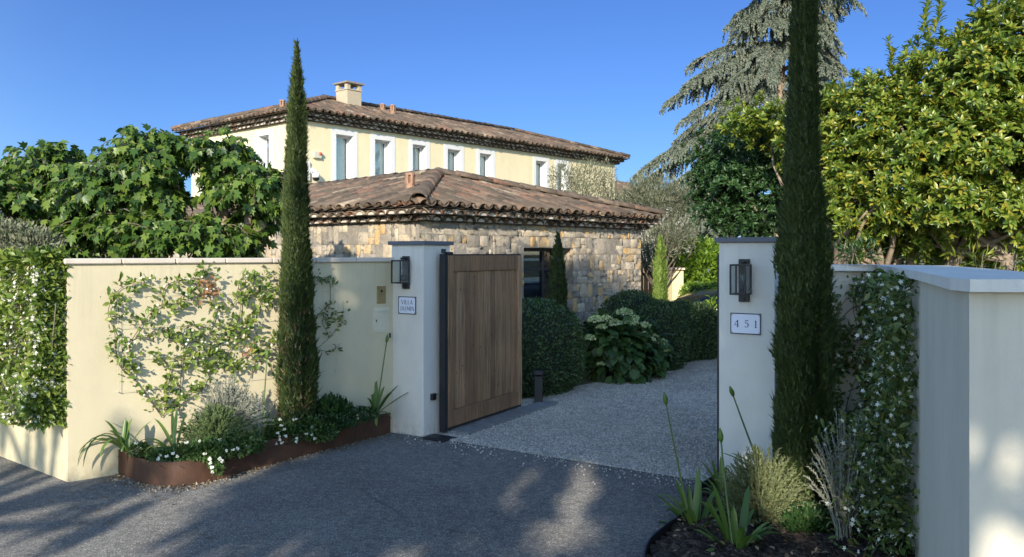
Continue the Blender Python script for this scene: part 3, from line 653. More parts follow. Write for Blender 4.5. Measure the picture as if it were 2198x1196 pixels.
def ridge(tl, a, b, step=.30, lift=.06):
    a, b = np.asarray(a, float), np.asarray(b, float); d = unit(b - a); U = unit(np.cross(d, V(0, 0, 1))); N = np.cross(U, d); n = max(1, int(np.linalg.norm(b - a) / step)); prof = arc(7, .125, .10, .016)
    for i in range(n):
        tl.tile(a + d * (i * step) + N * (lift + rng.uniform(-.006, .008)), unit(U + d * rng.uniform(-.05, .05)), unit(d + N * .04), N, .40, prof, 1.0, .88)
def genoise(tl, mo, o, U, Out, L, z, overs, rowh=.088, k=0):
    """rows of tiles stepping outward under the eave. o wall corner (2D); Out outward; z underside of the lowest row"""
    n = int(round((L + .3) / PITCH)); 
    for r, ov in enumerate(overs):
        ext = ov * .9; zz = z + r * rowh; p = (L + 2 * ext) / max(1, round((L + 2 * ext) / PITCH)); cnt = int(round((L + 2 * ext) / p))
        mo.cbox((*(o + U * L / 2 + Out * (ov / 2 - .165)), zz + .006), L + 2 * ov - .03, ov + .23, .010, v3(U, 0), v3(Out, 0), (0, 0, 1), 0, 1)
        for i in range(cnt):
            u = -ext + (i + .5) * p
            b = v3(o + U * u + Out * (ov + rng.uniform(-.012, .012)), zz + .013)
            tl.tile(b, v3(U, 0), v3(-Out, 0), V(0, 0, 1), ov + .1, ARC_G, 1.02, .95)
            q = ARC_U[1]; c = b - v3(Out, 0) * rng.uniform(.015, .09)
            mo.add([c + v3(U, 0) * x + V(0, 0, 1) * zq for x, zq in q], [tuple(range(len(q)))])
            if i < cnt - 1:    # mortar between neighbouring tiles
                f_ = b + v3(U, 0) * p / 2 - v3(Out, 0) * rng.uniform(.012, .08); h2 = p / 2
                mo.add([f_ - v3(U, 0) * h2 * .12, f_ + v3(U, 0) * h2 * .12, f_ + v3(U, 0) * h2 * .75 + V(0, 0, rowh - .018), f_ - v3(U, 0) * h2 * .75 + V(0, 0, rowh - .018)], [(0, 1, 2, 3)])
def wall_grid(mb, o, U, L, z0, z1, ops, Nin, rev):
    """front face of a wall with openings (u0,u1,za,zb) and their reveals going rev deep along Nin"""
    us = sorted({0, L} | {x for q in ops for x in q[:2]}); zs = sorted({z0, z1} | {x for q in ops for x in q[2:4]})
    P = lambda u, z, d=0: v3(o + U * u + Nin * d, z)
    for a, b in zip(us[:-1], us[1:]):
        for c, d in zip(zs[:-1], zs[1:]):
            if any(q[0] - 1e-6 <= a and b <= q[1] + 1e-6 and q[2] - 1e-6 <= c and d <= q[3] + 1e-6 for q in ops): continue
            mb.add([P(a, c), P(b, c), P(b, d), P(a, d)], [(0, 1, 2, 3)])
    for (a, b, c, d) in ops:
        mb.add([P(a, c), P(a, d), P(a, d, rev), P(a, c, rev)], [(0, 1, 2, 3)]); mb.add([P(b, c), P(b, c, rev), P(b, d, rev), P(b, d)], [(0, 1, 2, 3)])
        mb.add([P(a, d), P(b, d), P(b, d, rev), P(a, d, rev)], [(0, 1, 2, 3)]); mb.add([P(a, c), P(a, c, rev), P(b, c, rev), P(b, c)], [(0, 1, 2, 3)])
def u_at(o, U, px):
    k = (px - CX) / FPX; return (k * o[1] - o[0]) / (U[0] - k * U[1])
def roof_vent(parent, c, h=.26, r=.085):
    mb = MB(); c = np.asarray(c, float); Z = V(0, 0, 1)
    mb.tube([c - Z * .15, c + Z * h * .35], [r * 1.1, r], 12); mb.tube([c + Z * h, c + Z * (h + .035)], [r * 1.12, r * 1.05], 12)
    for i in range(5):
        a = i * 2 * math.pi / 5 + .3; q = c + V(math.cos(a), math.sin(a), 0) * r * .82
        mb.tube([q + Z * h * .3, q + Z * (h + .01)], .026, 6)
    mb.tube([c + Z * h * .3, c + Z * h], r * .45, 8)
    return mb.build('roof_vent', M['terracotta'], parent, False)
def hip_roof(parent, C, LR, LL, A, B, z, slope_r, slope_l, kR=1.0, kL=1.0, back=True, rname='roof'):
    """C near eave corner, LR eave length along RD, LL along LDR; ridge from A to B (3D)"""
    Cr, Cl = C + RD * LR, C + LDR * LL; Cb = Cr + LDR * LL
    mb = MB(); zd = z - .005; c4_ = [v3(p, zd) for p in (C, Cr, Cb, Cl)]; a_, b_ = A - V(0, 0, .005), B - V(0, 0, .005)
    return c4_, a_, b_

# ---- stone wing: front corner near the gate, long side running back to the left
Kc = (898 - CX) / FPX; YC = 11.15; CS = V(Kc * YC, YC)        # eave corner
LRs, LLs = 6.25, 9.55; ZE = 2.29; OV = .30
hb = 2.86; ZR = ZE + .745
A3, B3 = v3(CS + RD * 3.12 + LDR * hb, ZR), v3(CS + RD * 3.12 + LDR * (LLs - .05), ZR - .10)
sw = empty('stone_house', (*(CS + (RD + LDR) * OV), 0), 'low building of rough limestone blocks with a hipped canal tile roof behind the gate', 'house')
tl = Tiles()
s_r = .745 / hb; s_l = .745 / 3.12
roof_face(tl, CS, RD, LDR, s_r, LRs, hb, 3.12 / hb, 3.12 / hb, ZE)
roof_face(tl, CS + LDR * LLs, -LDR, RD, s_l, LLs, 3.12, 0, hb / 3.12, ZE)
tl.build('roof', sw)
mb = MB(); e = .0
Cr_, Cl_, Cb_ = CS + RD * LRs, CS + LDR * LLs, CS + RD * LRs + LDR * LLs
D_ = lambda p: v3(p, ZE - .004)
low = lambda p: p - V(0, 0, .004)
mb.add([D_(CS), D_(Cr_), low(A3)], [(0, 1, 2)]); mb.add([D_(CS), low(A3), low(B3), D_(Cl_)], [(0, 1, 2, 3)]); mb.add([D_(Cr_), D_(Cb_), low(B3), low(A3)], [(0, 1, 2, 3)])
mb.add([D_(CS), D_(Cl_), D_(Cb_), D_(Cr_)], [(0, 1, 2, 3)]); mb.build('roof_deck', M['deck'], sw, fix=False)
tl = Tiles()
ridge(tl, v3(CS + (RD + LDR) * .02, ZE + .03), A3 + V(0, 0, .03)); ridge(tl, v3(Cr_, ZE + .03), A3 + V(0, 0, .03)); ridge(tl, B3 + V(0, 0, .0), A3 + V(0, 0, .02))
tl.build('ridge_tiles', sw)
CW = CS + (RD + LDR) * OV; LWr, LWl = LRs - 2 * OV, LLs - OV
ZW = ZE - .185
tl = Tiles(); mo = MB()
genoise(tl, mo, CW, RD, -LDR, LWr, ZW, (.13, .26)); genoise(tl, mo, CW + LDR * LWl, -LDR, -RD, LWl, ZW, (.13, .26))
for r_, ov in enumerate((.12, .24)):
    dg = unit(-(RD + LDR)); b = v3(CW + dg * (ov * 1.42), ZW + r_ * .088 + .013); tl.tile(b, v3(unit(RD - LDR), 0), v3(-dg, 0), V(0, 0, 1), ov + .2, arc(6, .13, .08), 1.0, .9)
tl.build('genoise_tiles', sw); mo.build('genoise_mortar', [M['mortar'], M['deck']], sw, fix=False)
mb = MB()
win = (2.09 + .0, 3.36, .0, 1.745)
wu0, wu1 = u_at(CW, RD, 1124), u_at(CW, RD, 1229); win = (wu0, wu1, .0, EYE + (HOR - 532) * (CW + RD * wu0)[1] / FPX)
wall_grid(mb, CW, RD, LWr, -.1, ZW + .01, [win], LDR, .34)
mb.add([v3(CW, -.1), v3(CW, ZW + .01), v3(CW + LDR * LWl, ZW + .01), v3(CW + LDR * LWl, -.1)], [(0, 1, 2, 3)])
mb.add([v3(CW + RD * LWr, -.1), v3(CW + RD * LWr, ZW + .01), v3(CW + RD * LWr + LDR * LWl, ZW + .01), v3(CW + RD * LWr + LDR * LWl, -.1)], [(0, 1, 2, 3)])
mb.build('joint_backing', M['joint'], sw, fix=False)
def stone_facing(o, U, Out, L, z0, z1, ops, name, parent, r=np.random.default_rng(3)):
    """coursed rubble: every block a bulging face of its own"""
    Vs = []; Fs = []; nn = 0; g = .003
    def block(u0, u1, za, zb):
        nonlocal nn
        for (a, b, c, d) in ops:
            if u0 < b and u1 > a and zb > c and za < d:
                if u0 < a - .07 and u1 > a: u1 = a
                elif u1 > b + .07 and u0 < b: u0 = b
                elif za < d and zb > d + .03: za = d
                else: return
                if u0 < b and u1 > a and zb > c and za < d: return
        if u1 - u0 < .03 or zb - za < .03: return
        jj = lambda: r.uniform(-.007, .007); nx, nz = 5, 5; pts = []
        c00, c10, c11, c01 = [(x + jj(), y + jj() * .8) for x, y in ((u0 + g, za + g), (u1 - g, za + g), (u1 - g, zb - g), (u0 + g, zb - g))]
        bul = r.uniform(.004, .014); tx, tz = r.uniform(-.02, .02), r.uniform(-.02, .02)
        for i in range(nx):
            for j in range(nz):
                s, t = i / (nx - 1), j / (nz - 1)
                x = (1 - s) * (1 - t) * c00[0] + s * (1 - t) * c10[0] + s * t * c11[0] + (1 - s) * t * c01[0]; y = (1 - s) * (1 - t) * c00[1] + s * (1 - t) * c10[1] + s * t * c11[1] + (1 - s) * t * c01[1]
                ed = min(s, 1 - s, t, 1 - t); cor = (i in (0, nx - 1)) and (j in (0, nz - 1))
                h = .004 if ed < 1e-6 else bul + tx * (s - .5) + tz * (t - .5) + r.uniform(-.007, .007)
                if ed < 1e-6: x += jj() * .35; y += jj() * .35
                if cor: x += (.5 - s) * .008; y += (.5 - t) * .008
                elif 0 < ed < .3: h -= .004
                # push the inner ring outward so that the edges are steep
                if 1e-6 < ed < .3:
                    x += ((0 if i in (1,) else 1 if i == nx - 2 else s) - s) * (u1 - u0) * .80 if i in (1, nx - 2) else 0
                    y += ((0 if j in (1,) else 1 if j == nz - 2 else t) - t) * (zb - za) * .80 if j in (1, nz - 2) else 0
                pts.append(v3(o + U * x + Out * h, y))
        f = [(i * nz + j, (i + 1) * nz + j, (i + 1) * nz + j + 1, i * nz + j + 1) for i in range(nx - 1) for j in range(nz - 1)]
        Vs.append(np.array(pts)); Fs.append(np.array(f) + nn); nn += len(pts)
    z = z0
    while z < z1 - .05:
        h = min(r.uniform(.21, .29), z1 - z); h = z1 - z if z1 - z - h < .12 else h; u = -r.uniform(0, .02)
        while u < L - .04:
            wd = r.uniform(.13, .34); wd = L - u if L - u - wd < .10 else wd; k = r.random()
            if k < .34 and wd < .30: block(u, u + wd, z, z + h)
            elif k < .80:
                s = h * r.uniform(.36, .64)
                block(u, u + wd, z, z + s)
                if r.random() < .6 and wd > .20:
                    q = wd * r.uniform(.35, .65); block(u, u + q, z + s, z + h); block(u + q, u + wd, z + s, z + h)
                else: block(u, u + wd, z + s, z + h)
            else:
                a, b = h * r.uniform(.28, .38), h * r.uniform(.62, .72); q = wd * r.uniform(.4, .6)
                block(u, u + q, z, z + a); block(u + q, u + wd, z, z + b); block(u, u + q, z + a, z + h); block(u + q, u + wd, z + b, z + h)
            u += wd
        z += h
    f = np.concatenate(Fs); v = np.concatenate(Vs)
    n = np.cross(v[f[0][1]] - v[f[0][0]], v[f[0][2]] - v[f[0][0]])
    if n @ v3(Out, 0) < 0: f = f[:, ::-1]
    return np_mesh(name, v, f, M['stone'], parent, False)
stone_facing(CW, RD, -LDR, LWr, -.05, ZW, [win], 'stone_facing', sw)
stone_facing(CW + LDR * LWl, -LDR, -RD, LWl, -.05, ZW, [], 'stone_facing', sw)
pj = CW + RD * win[1]
stone_facing(pj, LDR, -RD, .33, -.05, win[3], [], 'reveal_facing', sw)
# glazed steel door in the opening
def at_s(u, d, z): return v3(CW + RD * u + LDR * d, z)
R3, I3, Z3 = v3(RD, 0), v3(LDR, 0), V(0, 0, 1)
gd = MB(); d0 = .30; u0, u1, zt = win[0], win[1], win[3]
for (a, b) in ((u0, u0 + .05), ((u0 + u1) / 2 + .16, (u0 + u1) / 2 + .22), (u1 - .05, u1)): gd.cbox(at_s((a + b) / 2, d0, zt / 2), b - a, .06, zt, R3, I3, Z3, .003)
for z_ in (zt - .03, zt * .80, .05): gd.cbox(at_s((u0 + u1) / 2, d0 + .002, z_), u1 - u0 - .1, .05, .05, R3, I3, Z3, .003)
dr_ = gd.build('glazed_door', M['steel'], sw)
gp = MB(); gp.cbox(at_s((u0 + u1) / 2, d0 + .004, zt / 2), u1 - u0 - .06, .006, zt - .04, R3, I3, Z3); gp.build('pane', M['glass'], dr_)
bx = MB()
P_ = lambda u, d, z: at_s(u, d, z)
a0, a1, b1 = u0 - .3, u1 + .3, d0 + 2.0
for q in ([(a0, b1, -.05), (a1, b1, -.05), (a1, b1, zt + .2), (a0, b1, zt + .2)], [(a0, d0 + .05, -.05), (a0, b1, -.05), (a0, b1, zt + .2), (a0, d0 + .05, zt + .2)], [(a1, d0 + .05, -.05), (a1, b1, -.05), (a1, b1, zt + .2), (a1, d0 + .05, zt + .2)], [(a0, d0 + .05, zt + .2), (a1, d0 + .05, zt + .2), (a1, b1, zt + .2), (a0, b1, zt + .2)]):
    bx.add([P_(*x) for x in q], [(0, 1, 2, 3)])
bx.build('room_lining', M['dark_room'], sw, fix=False)
k_ = u_at(CS + RD * 0 + LDR * 0, RD, 884)
vp = CS + LDR * 1.55 + RD * 1.25; roof_vent(sw, v3(vp, ZE + 1.25 * s_l + .09), .20, .072)

# ---- yellow villa
CH = V(-5.39, 21.0); LRh, LLh = 15.13, 6.38; ZH = 5.29; OH = .40; hw = LLh / 2; SH = .31
AH, BH = v3(CH + (RD + LDR) * hw, ZH + hw * SH), v3(CH + RD * (LRh - hw) + LDR * hw, ZH + hw * SH)
vi = empty('villa', (*(CH + (RD + LDR) * OH), 0), 'two storey pale yellow villa with white framed windows and a brown canal tile roof', 'house')
tl = Tiles()
roof_face(tl, CH, RD, LDR, SH, LRh, hw, 1.0, 1.0, ZH); roof_face(tl, CH + LDR * LLh, -LDR, RD, SH, LLh, hw, 1.0, 1.0, ZH)
tl.build('roof', vi)
mb = MB(); Hr, Hl, Hb = CH + RD * LRh, CH + LDR * LLh, CH + RD * LRh + LDR * LLh; Dh = lambda p: v3(p, ZH - .004)
mb.add([Dh(CH), Dh(Hr), low(BH), low(AH)], [(0, 1, 2, 3)]); mb.add([Dh(CH), low(AH), Dh(Hl)], [(0, 1, 2)]); mb.add([Dh(Hr), Dh(Hb), low(BH)], [(0, 1, 2)]); mb.add([Dh(Hb), Dh(Hl), low(AH), low(BH)], [(0, 1, 2, 3)])
mb.add([Dh(CH), Dh(Hl), Dh(Hb), Dh(Hr)], [(0, 1, 2, 3)]); mb.build('roof_deck', M['deck'], vi, fix=False)
tl = Tiles(); u_ = V(0, 0, .03)
ridge(tl, v3(CH, ZH + .03), AH + u_); ridge(tl, v3(Hl, ZH + .03), AH + u_); ridge(tl, v3(Hr, ZH + .03), BH + u_); ridge(tl, BH + u_, AH + u_); tl.build('ridge_tiles', vi)
WH = CH + (RD + LDR) * OH; LHr, LHl = LRh - 2 * OH, LLh - 2 * OH; ZHW = ZH - .20
tl = Tiles(); mo = MB()
genoise(tl, mo, WH, RD, -LDR, LHr, ZHW + .005, (.15, .28), .092); genoise(tl, mo, WH + LDR * LHl, -LDR, -RD, LHl, ZHW + .005, (.15, .28), .092)
for r_, ov in enumerate((.15, .28)):
    dg = unit(-(RD + LDR)); tl.tile(v3(WH + dg * (ov * 1.42), ZHW + r_ * .092 + .018), v3(unit(RD - LDR), 0), v3(-dg, 0), V(0, 0, 1), ov + .2, arc(6, .13, .08), 1.0, .9)
tl.build('genoise_tiles', vi); mo.build('genoise_mortar', [M['mortar'], M['deck']], vi, fix=False)
opR = []
for (l_, r_) in ((721, 758), (804.5, 839), (885.6, 914.8), (960.6, 988.7), (1029.8, 1055.6), (1150, 1172.5), (1196, 1217.5)):
    a, b = u_at(WH, RD, l_), u_at(WH, RD, r_); opR.append((a, b, 3.22, 4.85))
opL = []
for (l_, r_) in ((555, 578), (489, 504), (436, 452)):
    a, b = u_at(WH, LDR, r_), u_at(WH, LDR, l_); opL.append((a, b, 3.22, 4.85))
mb = MB(); REV = .26
wall_grid(mb, WH, RD, LHr, -.1, ZHW + .02, opR, LDR, REV); wall_grid(mb, WH, LDR, LHl, -.1, ZHW + .02, opL, RD, REV)
e1, e2, e3 = WH + RD * LHr, WH + RD * LHr + LDR * LHl, WH + LDR * LHl
for p, q in ((e1, e2), (e2, e3)): mb.add([v3(p, -.1), v3(p, ZHW + .02), v3(q, ZHW + .02), v3(q, -.1)], [(0, 1, 2, 3)])
mb.build('wall', M['villa'], vi, fix=False)
def villa_window(o, U, Out, op, side):
    a, b, c, d = op; f = .145; Uv, Ov, Z = v3(U, 0), v3(Out, 0), V(0, 0, 1); C = lambda u, n, z: v3(o + U * u + Out * n, z)
    mb = MB()
    for (x0, x1, z0, z1) in ((a - f, a, c - .02, d + f), (b, b + f, c - .02, d + f), (a, b, d, d + f)):
        mb.cbox(C((x0 + x1) / 2, .004, (z0 + z1) / 2), x1 - x0, .020, z1 - z0, Uv, Ov, Z)
    mb.cbox(C((a + b) / 2, .03, c - .05), b - a + 2 * f + .06, .10, .06, Uv, Ov, Z, .01)
    # painted reveals
    for (p, n_) in (((a + .004), 1), ((b - .004), -1)): mb.cbox(C(p, -REV / 2, (c + d) / 2), .008, REV - .01, d - c, Uv, Ov, Z)
    mb.cbox(C((a + b) / 2, -REV / 2, d - .004), b - a - .016, REV - .01, .008, Uv, Ov, Z)
    s = mb.build('window', M['white_trim'], vi)
    mb = MB(); t = .045; n0 = -REV + .03
    for (x0, x1, z0, z1) in ((a + .01, a + t, c, d), (b - t, b - .01, c, d), (a + t, b - t, d - t - .01, d - .01), (a + t, b - t, c, c + t)):
        mb.cbox(C((x0 + x1) / 2, n0, (z0 + z1) / 2), x1 - x0, .04, z1 - z0, Uv, Ov, Z, .004)
    mb.build('frame', M['white_trim'], s)
    mb = MB(); mb.cbox(C((a + b) / 2, n0 - .004, (c + d) / 2), b - a - .06, .006, d - c - .06, Uv, Ov, Z); mb.build('pane', M['glass'], s)
    mb = MB(); zb = c + (d - c) * (.20 + .1 * side); n = 16
    xs = np.linspace(a + .02, b - .02, n)
    for i in range(n - 1): mb.add([C(xs[i], n0 - .07 - .012 * (i % 2), zb), C(xs[i + 1], n0 - .07 - .012 * ((i + 1) % 2), zb), C(xs[i + 1], n0 - .07 - .012 * ((i + 1) % 2), d), C(xs[i], n0 - .07 - .012 * (i % 2), d)], [(0, 1, 2, 3)])
    mb.cbox(C((a + b) / 2, n0 - .07, zb), b - a - .04, .03, .03, Uv, Ov, Z); mb.build('blind', M['blind'], s, fix=False)
    mb = MB(); mb.cbox(C((a + b) / 2, n0 - .35, (c + d) / 2), b - a + .8, .02, d - c + .8, Uv, Ov, Z); mb.build('room_backing', M['dark_room'], s)
for i, op in enumerate(opR): villa_window(WH, RD, -LDR, op, i % 3)
for i, op in enumerate(opL): villa_window(WH, LDR, -RD, op, 1)
# chimney on the ridge, two clay vents, one at the corner
mb = MB(); cc = CH + RD * 3.55 + LDR * 2.55 + (RD + LDR) * .275; R3, I3 = v3(RD, 0), v3(LDR, 0); zc = ZH + 2.55 * SH
zc -= .13; mb.cbox(v3(cc, zc + .20), .55, .55, 1.0, R3, I3, (0, 0, 1), .008); mb.cbox(v3(cc, zc + .69), .60, .60, .035, R3, I3, (0, 0, 1), .006)
for i in (-1, 1):
    for j in (-1, 1): mb.cbox(v3(cc + RD * i * .215 + LDR * j * .215, zc + .79), .13, .13, .17, R3, I3, (0, 0, 1), .004)
ch = mb.build('chimney', M['chim'], vi)
mb = MB(); q = [v3(cc + RD * i * .345 + LDR * j * .345, zc + .875) for i, j in ((-1, -1), (1, -1), (1, 1), (-1, 1))]; q2 = [p + V(0, 0, .05) for p in q]; top = v3(cc, zc + 1.02)
mb.add(q + q2 + [top], [(3, 2, 1, 0), (0, 1, 5, 4), (1, 2, 6, 5), (2, 3, 7, 6), (3, 0, 4, 7), (4, 5, 8), (5, 6, 8), (6, 7, 8), (7, 4, 8)]); mb.build('chimney_cap', M['chimcap'], ch)
for (px, d_, h_) in ((821, 2.6, .16), (843, 1.9, .24)):
    o_ = CH + LDR * d_; t_ = u_at(o_, RD, px); roof_vent(vi, v3(o_ + RD * t_, ZH + d_ * SH + .09), h_, .075)
o_ = CH + RD * 1.0; t_ = u_at(o_, LDR, 606); roof_vent(vi, v3(o_ + LDR * t_, ZH + 1.0 * SH + .07), .19, .075)
# things fixed to the villa wall
def onH(px, py, out=0.0):
    o = WH - LDR * out; t = u_at(o, RD, px); p = o + RD * t; return v3(p, EYE + (HOR - py) * p[1] / FPX)
R3, O3 = v3(RD, 0), v3(-LDR, 0)
c = onH(678.5, 333); r = empty('alarm_siren', c, 'cream alarm siren box with a red lamp on the yellow wall', 'alarm')
mb = MB(); mb.cbox(c + O3 * .04, .25, .08, .18, R3, O3, Z3, .012); mb.build('housing', M['ivory'], r)
mb = MB(); mb.cbox(c + O3 * .085 + R3 * .08 + Z3 * .035, .09, .05, .075, R3, O3, Z3, .015); mb.build('red_lamp', M['redplastic'], r)
c = onH(667, 367); r = empty('security_camera', c, 'white dome security camera on a bracket at the corner of the yellow villa', 'camera')
mb = MB(); mb.cbox(c + O3 * .02, .12, .04, .16, R3, O3, Z3, .008); mb.tube([c + O3 * .03, c + O3 * .16, c + O3 * .22 - Z3 * .02, c + O3 * .23 - Z3 * .08], [.035, .035, .035, .045], 10); mb.build('bracket', M['whiteplastic'], r)
def ball(mb, c, r, n=14, m=8, t0=0, t1=math.pi, sz=1.0):
    vs = []; fs = []
    for i in range(m + 1):
        t = t0 + (t1 - t0) * i / m
        for j in range(n): a = 2 * math.pi * j / n; vs.append(c + V(math.sin(t) * math.cos(a) * r, math.sin(t) * math.sin(a) * r, math.cos(t) * r * sz))
    for i in range(m):
        for j in range(n): fs.append((i * n + j, i * n + (j + 1) % n, (i + 1) * n + (j + 1) % n, (i + 1) * n + j))
    mb.add(vs, fs)
dc = c + O3 * .23 - Z3 * .16
mb = MB(); mb.tube([dc + Z3 * .10, dc + Z3 * .07, dc - Z3 * .03], [.06, .10, .105], 16); mb.build('housing', M['whiteplastic'], r, True)
mb = MB(); ball(mb, dc - Z3 * .03, .095, t0=math.pi / 2); mb.build('dome', M['black'], r, True)
c = onH(659, 367.5); mb = MB(); mb.cbox(c + O3 * .03, .12, .06, .50, R3, O3, Z3, .01); mb.cbox(c + O3 * .03 - Z3 * .02, .13, .05, .02, R3, O3, Z3, .004)
tag(mb.build('cable_box', M['whiteplastic']), 'tall white cable box beside the dome camera on the yellow villa', 'cable box')

# ---- distant house and the end of the drive
dh = empty('distant_house', (7.0, 40, 0), 'far white house with a reddish tile roof glimpsed beyond the villa', 'house')
mb = MB(); o = V(5.15, 38.0); L1, L2 = 8.0, 6.0; z1 = 4.15
for a, b in ((o, o + RD * L1), (o, o + LDR * L2), (o + LDR * L2, o + RD * L1 + LDR * L2), (o + RD * L1, o + RD * L1 + LDR * L2)):
    mb.add([v3(a, -.1), v3(b, -.1), v3(b, z1), v3(a, z1)], [(0, 1, 2, 3)])
mb.build('wall', M['far_white'], dh, fix=False)
tl = Tiles(); oc = o - (RD + LDR) * .35; roof_face(tl, oc, RD, LDR, .3, L1 + .7, L2 / 2 + .35, 1, 1, z1 + .05); roof_face(tl, oc + LDR * (L2 + .7), -LDR, RD, .3, L2 + .7, L2 / 2 + .35, 1, 1, z1 + .05)
a_ = v3(oc + (RD + LDR) * 3.35, z1 + .05 + 3.35 * .3); b_ = v3(oc + RD * (L1 + .7 - 3.35) + LDR * 3.35, z1 + .05 + 3.35 * .3)
ridge(tl, v3(oc, z1 + .08), a_); ridge(tl, a_, b_); tl.build('roof', dh)
mb = MB(); q = [v3(p, z1 + .04) for p in (oc, oc + RD * (L1 + .7), oc + RD * (L1 + .7) + LDR * (L2 + .7), oc + LDR * (L2 + .7))]; a2, b2 = low(a_), low(b_)
mb.add(q + [a2, b2], [(0, 1, 5, 4), (0, 4, 3), (1, 2, 5), (2, 3, 4, 5), (3, 2, 1, 0)]); mb.build('roof_deck', M['deck'], dh, fix=False)
ew = empty('garden_wall', (3.0, 19, 0), 'low pale yellow garden wall in full sun at the end of the drive', 'wall')
mb = MB(); mb.prism([V(3.25, 19.0), V(3.50, 18.3), V(3.72, 18.2), V(3.76, 18.4), V(3.6, 18.5), V(3.4, 19.1)], -.05, 1.30); mb.build('rendered_wall', M['far_yellow'], ew)
mb = MB(); mb.prism([V(3.20, 18.98), V(3.47, 18.24), V(3.74, 18.12), V(3.80, 18.44), V(3.64, 18.56), V(3.43, 19.16)], 1.302, 1.345); mb.build('coping', M['coping'], ew)
og = empty('timber_screen', (2.9, 19.2, 0), 'orange timber screen lit by the sun beside the stone house', 'screen')
mb = MB(); [mb.cbox((2.55 + i * .105, 19.4 - i * .03, .72), .098, .03, 1.5, (1, -.28, 0), (.28, 1, 0), (0, 0, 1), .004) for i in range(9)]; mb.build('boards', M['orangewood'], og)
for i in (0, 1):
    mb = MB(); mb.cbox((2.5 + i * .98, 19.47 - i * .28, .74), .07, .07, 1.56, bev=.004); mb.build('post', M['orangewood'], og)

# ---- parked car, only its nose shows past the pillar
def car(root_loc, yaw):
    r = empty('parked_car', root_loc, 'dark parked car whose bonnet and mirror show between the hedge and the pillar', 'car')
    cy, sy = math.cos(yaw), math.sin(yaw); F, S = V(cy, sy, 0), V(-sy, cy, 0); o = np.asarray(root_loc, float)
    C = lambda x, y, z: o + F * x + S * y + V(0, 0, z)     # x forward, nose at +2.1
    # body: stations along x with half width, sill, shoulder heights
    zc_ = .12; st = [(-2.1, .66, .42, .78), (-2.02, .78, .30, .88), (-1.5, .87, .24, .93), (-.6, .89, .22, .93), (.5, .89, .22, .92), (1.1, .88, .24, .90), (1.6, .85, .28, .84), (1.95, .76, .32, .72), (2.1, .60, .40, .62)]
    ring = lambda x, hw, z0, z1: [(x, -hw * .92, z0), (x, -hw, (z0 + z1) * .5), (x, -hw * .96, z1 - .05), (x, -hw * .84, z1), (x, -hw * .4, z1 + .03), (x, 0, z1 + .04), (x, hw * .4, z1 + .03), (x, hw * .84, z1), (x, hw * .96, z1 - .05), (x, hw, (z0 + z1) * .5), (x, hw * .92, z0)]
    mb = MB(); vs = []; k = 11
    for s in st: vs += [C(*q) for q in ring(s[0], s[1], s[2], s[3] + zc_)]
    fs = [(i * k + j, i * k + (j + 1) % k, (i + 1) * k + (j + 1) % k, (i + 1) * k + j) for i in range(len(st) - 1) for j in range(k)] + [tuple(range(k))[::-1], tuple(range((len(st) - 1) * k, len(st) * k))]
    mb.add(vs, fs); body = mb.build('body', M['carpaint'], r, True)
    mb = MB(); b = [(1.15, .74, 1.05), (.45, .62, 1.50), (-1.0, .60, 1.54), (-1.75, .70, 1.07)]; vs = [C(x, s * y, z) for x, y, z in b for s in (-1, 1)]
    mb.add(vs, [(2, 3, 5, 4)]); 
    for i in range(3): pass
    [mb.tube([C(x, q_ * y, z) for x, y, z in b], .03, 6) for q_ in (-1, 1)]
    for s in (-1, 1): mb.tube([C(-.3, s * .80, 1.05), C(-.35, s * .62, 1.52)], .03, 6)
    mb.build('cabin_roof', M['carpaint'], r)
    mb = MB(); p = [C(x, s * y, z - .01) for x, y, z in b for s in (-1, 1)]
    mb.add(p, [(0, 1, 3, 2), (4, 5, 7, 6), (0, 2, 4, 6), (1, 7, 5, 3)]); mb.build('windows', M['glass'], r, fix=False)
    for x in (1.32, -1.30):
        for s in (-1, 1):
            mb = MB(); mb.tube([C(x, s * .70, .31), C(x, s * .905, .31)], .31, 24); wh = mb.build('wheel', M['rubber'], r)
            mb = MB(); mb.tube([C(x, s * .90, .31), C(x, s * .912, .31)], .20, 16); mb.build('rim', M['chrome'], wh)
    for s in (-1, 1):
        mb = MB(); mb.cbox(C(1.98, s * .58, .64), .16, .26, .11, unit(F + S * s * -.0), S, (0, 0, 1), .03); mb.build('headlight', M['lampglass'], r)
        mb = MB(); mb.cbox(C(.95, s * .98, 1.12), .12, .16, .11, F, S, (0, 0, 1), .03); mb.tube([C(.95, s * .86, 1.04), C(.95, s * .95, 1.10)], .02, 6); mb.build('wing_mirror', M['carpaint'], r)
    mb = MB(); mb.cbox(C(2.09, 0, .50), .04, .9, .16, F, S, (0, 0, 1), .01); mb.build('grille', M['black'], r)
    return r
car((5.05, 15.0, 0), math.radians(186))
